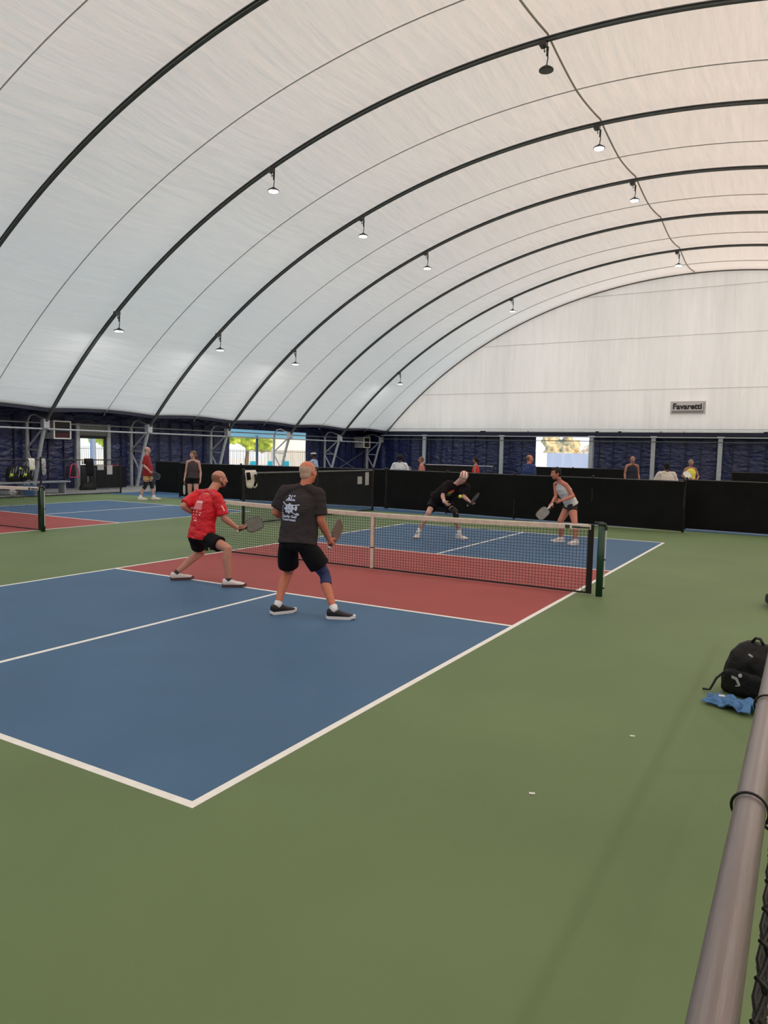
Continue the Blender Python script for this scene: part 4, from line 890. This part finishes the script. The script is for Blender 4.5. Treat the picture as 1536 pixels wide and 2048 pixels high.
def cloth(name, label, c, sx, sy, m, amp=.03, rot=0.0, cat='towel', n=34, folds=True):
    bm = NB(); Q = Matrix.Rotation(rot, 3, 'Z'); rows = []
    for i in range(n + 1):
        row = []
        for j in range(n + 1):
            u, v = i / n * 2 - 1, j / n * 2 - 1
            k = 1 - .16 * noise.noise(V((u * 1.6, v * 1.6, 7))) - .10 * abs(math.sin(math.atan2(v, u) * 2.5))
            h = abs(noise.noise(V((u * 1.5 + c[0], v * 2.2, 1)))) * 1.1 + .4 * abs(noise.noise(V((u * 4, v * 4, 2))))
            p = Q @ V((u * sx * k, v * sy * k, 0)); row.append(bm.verts.new((c[0] + p.x, c[1] + p.y, c[2] + .006 + h * amp)))
        rows.append(row)
    for A, B in zip(rows, rows[1:]):
        for j in range(n): bm.faces.new((A[j], B[j], B[j + 1], A[j + 1]))
    o = obj(name, bm, m, smooth=True); s_ = o.modifiers.new('thickness', 'SOLIDIFY'); s_.thickness = .006; s_.offset = 1
    if label: tag(o, label, cat)
    return o
tw = cloth('towel', 'crumpled blue towel with white tag on the green floor in front of the backpack', (5.19, -3.60, 0), .19, .12, mat('blue_towel', (88, 132, 184), .9, var=.2, vscale=22, bump=.6, bscale=120), .085, math.radians(-25))
bm = NB(); obox(bm, V((5.10, -3.47, .035)), V((.022, .004, 0)), V((-.003, .018, .0)), V((0, 0, .002))); obj('towel_tag', bm, M_white, tw)

def drape(name, label, top, w, lens, m, axis=(0, 1, 0), cat='jacket', off=.05):
    """cloth hanging over a rail: two falls on both sides"""
    A = V(axis).normalized(); N = V((A.y, -A.x, 0)); T = V(top); bm = NB(); rows = []; n = 26
    for i in range(n + 1):
        u = i / n - .5; row = []
        prof = [(-1, lens[0] * q) for q in (1, .8, .55, .3, .1)] + [(0, 0)] + [(1, lens[1] * q) for q in (.1, .3, .55, .8, 1)]
        for sd, dz in prof:
            kx = 1 - .35 * (dz / max(lens)) * (1 + math.sin(u * 9 + sd)) * .5
            nn = N * sd * (.028 + off * (dz / max(lens)) * .5 * (1 + noise.noise(V((u * 6, dz * 4, sd)))))
            zed = -dz * (1 - .25 * abs(u) - .12 * noise.noise(V((u * 5, sd, 0)))) + (.022 if sd == 0 else 0)
            row.append(bm.verts.new(T + A * (u * w * kx) + nn + V((0, 0, zed))))
        rows.append(row)
    for a, b in zip(rows, rows[1:]):
        for j in range(len(a) - 1): bm.faces.new((a[j], b[j], b[j + 1], a[j + 1]))
    o = obj(name, bm, m, smooth=True); s_ = o.modifiers.new('thickness', 'SOLIDIFY'); s_.thickness = .01
    return tag(o, label, cat)
jm = mat('white_jacket', (214, 210, 202), .8, var=.15, vscale=9)
jk = drape('jacket', 'white and black jacket hung over the end post of the divider fence', (-5.7, 3.85, 1.24), .42, (.26, .40), jm)
bm = NB(); tube(bm, [(-5.64, 3.98, 1.17), (-5.62, 4.0, 1.02), (-5.63, 3.93, .9)], .03, 8); tube(bm, [(-5.63, 3.72, 1.22), (-5.61, 3.73, 1.05)], .045, 8); obj('black_stripe', bm, M_blackcloth, jk, True)
bm = NB(); tube(bm, [(-5.61 + .001 * k, 3.97 + .035 * math.cos(k * .7), 1.08 + .05 * math.sin(k * .7)) for k in range(9)], .008, 5, closed=True); obj('jacket_logo', bm, M_black, jk)

soft_bag('backpack', 'black backpack with bright pink trim hung on the far fence near the side door', (-17.02, 7.45, .62), (.36, .16, .48), mat('pinkbag', (34, 22, 44), .7), straps=True, strap_m=mat('pink_trim', (214, 48, 100), .6), rot=math.pi)
bm = NB(); tube(bm, [(-16.86, 7.27, .64), (-16.84, 7.30, .9), (-16.86, 7.38, 1.1), (-16.86, 7.52, 1.1), (-16.84, 7.60, .9), (-16.86, 7.64, .64)], .018, 6, closed=True)
pb = [o_ for o_ in COL.objects if o_.get('label', '').startswith('black backpack with bright pink')][0]; obj('pink_piping', bm, mat('pink_trim', (214, 48, 100), .6), pb)
drape('garment', 'black garment hanging over the far chain-link fence in front of the door', (-16.9, 8.1, 1.27), .36, (.2, .62), M_blackcloth, cat='garment')
# bench with racket bags on the far side
t = thing('bench', 'low grey bench carrying bags behind the left court fence', 'bench', (-18.2, 6.6, 0))
bm = NB(); box(bm, (-18.5, 4.6, .40), (-18.05, 8.2, .45)); obj('seat', bm, M_steel, t)
for y in (4.8, 6.4, 8.0):
    bm = NB(); box(bm, (-18.45, y - .03, 0), (-18.1, y + .03, .40)); obj('leg', bm, M_steel, t)
lime = mat('lime', (196, 222, 70), .6)
for i, (y, lab) in enumerate(((6.05, 'black racket bag with lime details, left one on the far bench'), (6.55, 'black racket bag with lime details, right one on the far bench'))):
    tb, X, Y_, Z = soft_bag('racket_bag', lab, (-18.25, y, .475), (.42, .30, .52), M_bag, rot=math.pi)
    for k in range(5):
        a = V((-18.08, y - .22 + .11 * k, .62 + .08 * (k % 3))); bm = NB(); tube(bm, [a, a + V((.02, .05, .22))], .012, 6); obj('paddle_edge', bm, M_steel, tb)
    bm = NB(); sph(bm, (-18.02, y - .18, .70), .06, 2); sph(bm, (-18.04, y + .16, .92), .05, 2); obj('lime_pocket', bm, lime, tb, True)
drape('towel', 'plain white towel hung over the far chain-link fence beside the racket bags', (-16.9, 5.85, 1.27), .22, (.1, .38), jm, cat='towel')
drape('towel', 'black and white spotted towel hanging right of the plain white one', (-16.9, 6.28, 1.27), .16, (.1, .56), mat('spotted', (160, 160, 165), .8, var=.95, vscale=22), cat='towel')
t = thing('bucket', 'blue plastic bucket on the floor behind the left court fence', 'bucket', (-17.7, 6.3, 0))
bm = NB(); tube(bm, [(-17.7, 6.3, 0), (-17.7, 6.3, .36), (-17.7, 6.3, .34)], [.17, .2, .17], 20); obj('pail', bm, mat('blue_pail', (70, 110, 160), .5), t)
bm = NB(); tube(bm, [(-17.7, 6.1, .34), (-17.7, 6.15, .48), (-17.7, 6.3, .54), (-17.7, 6.45, .48), (-17.7, 6.5, .34)], .008, 6); obj('handle', bm, M_steel, t)
bm = NB(); sph(bm, (-17.5, 5.55, .14), .12, 3); tag(obj('ball', bm, mat('white_ball', (205, 205, 205), .5, var=.4, vscale=14), smooth=True), 'white patterned ball lying behind the left court net', 'ball')
t = thing('table', 'black cloth covered table in front of the side door', 'table', (-19.6, 11.2, 0))
bm = NB(); box(bm, (-20.1, 10.35, .90), (-19.4, 11.85, .94)); obj('tabletop', bm, M_black, t)
curt = curtain('tablecloth', None, (-19.38, 10.33), (-19.38, 11.87), .05, .93, .05, M_blackcloth, 60, parent=t)
for y in (10.45, 11.75):
    bm = NB(); tube(bm, [(-20.0, y, 0), (-20.0, y, .9)], .025, 8); obj('leg', bm, M_steel, t)
    bm = NB(); tube(bm, [(-19.5, y, 0), (-19.5, y, .9)], .025, 8); obj('leg', bm, M_steel, t)
cloth('towel', 'white cloth lying on the black table by the door', (-19.7, 10.62, .94), .22, .16, jm, .10, 0)
cloth('towel', 'red cloth lying on the black table by the door', (-19.6, 11.35, .94), .16, .22, mat('red_cloth', (180, 40, 50), .8), .06, 0)
soft_bag('duffel_bag', 'black duffel bag on the floor left of the side door', (-19.3, 9.9, 0), (.7, .3, .3), M_bag, rot=math.pi)
bm = NB(); box(bm, (-17.2, 11.6, 0), (-16.5, 12.1, .75)); bmesh.ops.bevel(bm, geom=bm.edges[:], offset=.02, segments=2); tag(obj('storage_bin', bm, M_black), 'black storage bin between the door and the man with knee braces', 'bin')
# scuffs and litter on floor
for k, (x, y, l) in enumerate(((4.69, -4.55, 'tiny pale leaf on the green floor left of the blue towel'), (4.41, -5.65, 'tiny pale scrap on the green floor near the court baseline corner'))):
    bm = NB(); obox(bm, V((x, y, .003)), V((.014, .006, 0)), V((-.003, .007, 0)), V((0, 0, .002))); tag(obj('litter', bm, M_white), l, 'litter')

# ------------------------------------------------------------------ outdoors
M_ground = mat('pale_paving', (215, 212, 205), .8, var=.06, vscale=1); M_leaf = mat('leaf_green', (132, 164, 72), .8, var=.5, vscale=2.5, detail=8); M_leaf2 = mat('leaf_grey_green', (150, 152, 130), .8, var=.5, vscale=2.5, detail=8)
bm = NB()
for lo, hi in (((-90, -60, -.12), (-20.9, 120, -.02)), ((-20.9, 34.3, -.12), (60, 120, -.02)), ((21, -60, -.12), (60, 34.3, -.02))): box(bm, lo, hi)
tag(obj('ground', bm, M_ground), 'pale paving outside the tent', 'ground', kind='structure')
def tree(label, x, y, h, r, m, trunk=True, seed=0, group='trees outside'):
    t = thing('tree', label, 'tree', (x, y, -.05), group); random.seed(seed); bm = NB()
    for k in range(26):
        a = random.uniform(0, 6.28); rr = r * math.sqrt(random.random()); z = h * (.35 + .6 * random.random()); q = r * random.uniform(.28, .42)
        k2 = 1 - .5 * abs(z / h - .6); sph(bm, (x + rr * k2 * math.cos(a), y + rr * k2 * math.sin(a), z), q, 2)
    me = vox(bm, .22, 1); wobble(me, .35, 1.6, seed); wobble(me, .16, 5, seed); obj('foliage', me, m, t)
    bm = NB(); tube(bm, [(x, y, -.05), (x + .1, y, h * .3), (x, y, h * .6)], [.22, .17, .1], 10); obj('trunk', bm, mat('bark', (90, 74, 60), .9), t)
for i, (x, y, h, r, m, l) in enumerate(((-40, 37.5, 7.5, 3.3, M_leaf, 'bright green tree seen at left of the side opening'), (-42, 45.5, 6.5, 2.9, M_leaf, 'bright green tree behind the dark canopy post'), (-42, 21.0, 6.5, 2.7, M_leaf, 'yellow green tree seen through left half of the door glass'), (-42, 29.8, 6.0, 2.7, M_leaf, 'yellow green tree seen through right half of the door glass'),
        (-18.8, 57, 3.6, 1.6, M_leaf2, 'grey green bush at left in the end wall opening'), (-14.6, 57.5, 3.5, 1.6, M_leaf2, 'grey green bush in the middle of the end wall opening'), (-10.4, 57, 3.6, 1.6, mat('leaf_blossom', (190, 178, 160), .8, var=.5, vscale=3, detail=8), 'pale blossoming bush at right in the end wall opening'))):
    tree(l, x, y, h, r, m, seed=i + 3)
def picket(label, a, b, H, gap=.14):
    a, b = V((*a, 0)), V((*b, 0)); U = (b - a).normalized(); L = (b - a).length; t = thing('iron_fence', label, 'fence', a); bm = NB()
    for k in range(int(L / gap)): p = a + U * (k * gap); obox(bm, p + V((0, 0, H / 2)), V((.014, 0, 0)), V((0, .014, 0)), V((0, 0, H / 2)))
    tag(obj('pickets', bm, M_rib, t), kind=None)
    for z in (.15, H - .15):
        bm = NB(); tube(bm, [a + V((0, 0, z)), b + V((0, 0, z))], .02, 5); obj('rail', bm, M_rib, t)
picket('dark iron picket fence outside the side opening', (-30.5, 27), (-30.5, 46), 1.75)
picket('dark iron picket fence outside the side door', (-31.5, 14), (-31.5, 26), 1.75)
# blue canopy with posts
t = thing('canopy', 'bright blue canopy roof on dark posts outside the side opening', 'canopy', (-26, 30, 0))
bm = NB(); vs = [bm.verts.new(p) for p in ((-24.0, 24.0, 2.95), (-24.0, 40, 2.95), (-28.2, 40, 2.62), (-28.2, 24.0, 2.62), (-24.0, 24.0, 3.0), (-24.0, 40, 3.0), (-28.2, 40, 2.68), (-28.2, 24.0, 2.68))]
for f in ((0, 1, 2, 3), (4, 7, 6, 5), (0, 4, 5, 1), (2, 6, 7, 3), (0, 3, 7, 4), (1, 5, 6, 2)): bm.faces.new([vs[i] for i in f])
obj('canopy_roof', bm, mat('canopy_blue', (70, 170, 215), .6), t)
for y in (30.0, 38.5):
    bm = NB(); tube(bm, [(-27.6, y, 0), (-27.6, y, 2.65)], .09, 8); obj('canopy_post', bm, mat('post_slate', (60, 76, 104), .5), t)
t = thing('building', 'long white building beyond the iron fence in the side opening', 'building', (-40, 54, 0))
bm = NB(); box(bm, (-44, 51, 0), (-38, 66, 4.6)); obj('walls', bm, mat('white_render', (238, 236, 238), .8), t)
bm = NB(); box(bm, (-44.3, 50.7, 4.6), (-37.6, 66.3, 4.9)); obj('roof_edge', bm, mat('pale_pink', (226, 214, 222), .8), t)
for k in range(3):
    bm = NB(); box(bm, (-38.0, 51.5 + 4 * k, 1.6), (-37.95, 53 + 4 * k, 2.8)); obj('window', bm, mat('pane_grey', (180, 186, 196), .3), t)
cy = mat('cyan_plastic', (40, 190, 214), .5)
for k, y in enumerate((26.2, 27.9, 29.6, 32.0, 33.4)):
    t = thing('patio_chair', 'cyan plastic chair outside the side opening, %s from the left' % ('first', 'second', 'third', 'fourth', 'fifth')[k], 'chair', (-25.0, y, 0), 'cyan chairs outside the side opening')
    bm = NB(); obox(bm, V((-24.72, y, .78)), V((.02, 0, 0)), V((0, .26, 0)), V((.03, 0, .24))); obj('backrest', bm, cy, t)
    bm = NB(); box(bm, (-25.2, y - .26, .43), (-24.74, y + .26, .47)); obj('seat', bm, cy, t)
    for sx in (-25.17, -24.78):
        for sy in (-.23, .23):
            bm = NB(); tube(bm, [(sx, y + sy, -.02), (sx, y + sy, .45)], .018, 6); obj('leg', bm, M_steel, t)
t = thing('tarp_wall', 'blue and white tarpaulin fence below the bushes in the end wall opening', 'tarpaulin', (-12, 44, 0))
for k, (a, b_, c) in enumerate(((-18, -13.2, (120, 156, 200)), (-13.2, -12.1, (222, 224, 232)), (-12.1, -7, (150, 172, 206)))):
    curtain('tarp_panel', None, (a, 46), (b_, 46), 0, 1.95, .06, mat('tarp_%d' % k, c, .6), 40, parent=t)
t = thing('door_post', 'blue grey column outside the side door glass', 'column', (-25.0, 14.6, 0))
bm = NB(); box(bm, (-25.1, 14.5, 0), (-24.9, 14.7, 4)); obj('shaft', bm, mat('column_blue', (96, 122, 160), .6), t)
bm = NB(); box(bm, (-25.2, 14.55, .0), (-24.8, 15.0, .3)); obj('base', bm, M_conc, t)
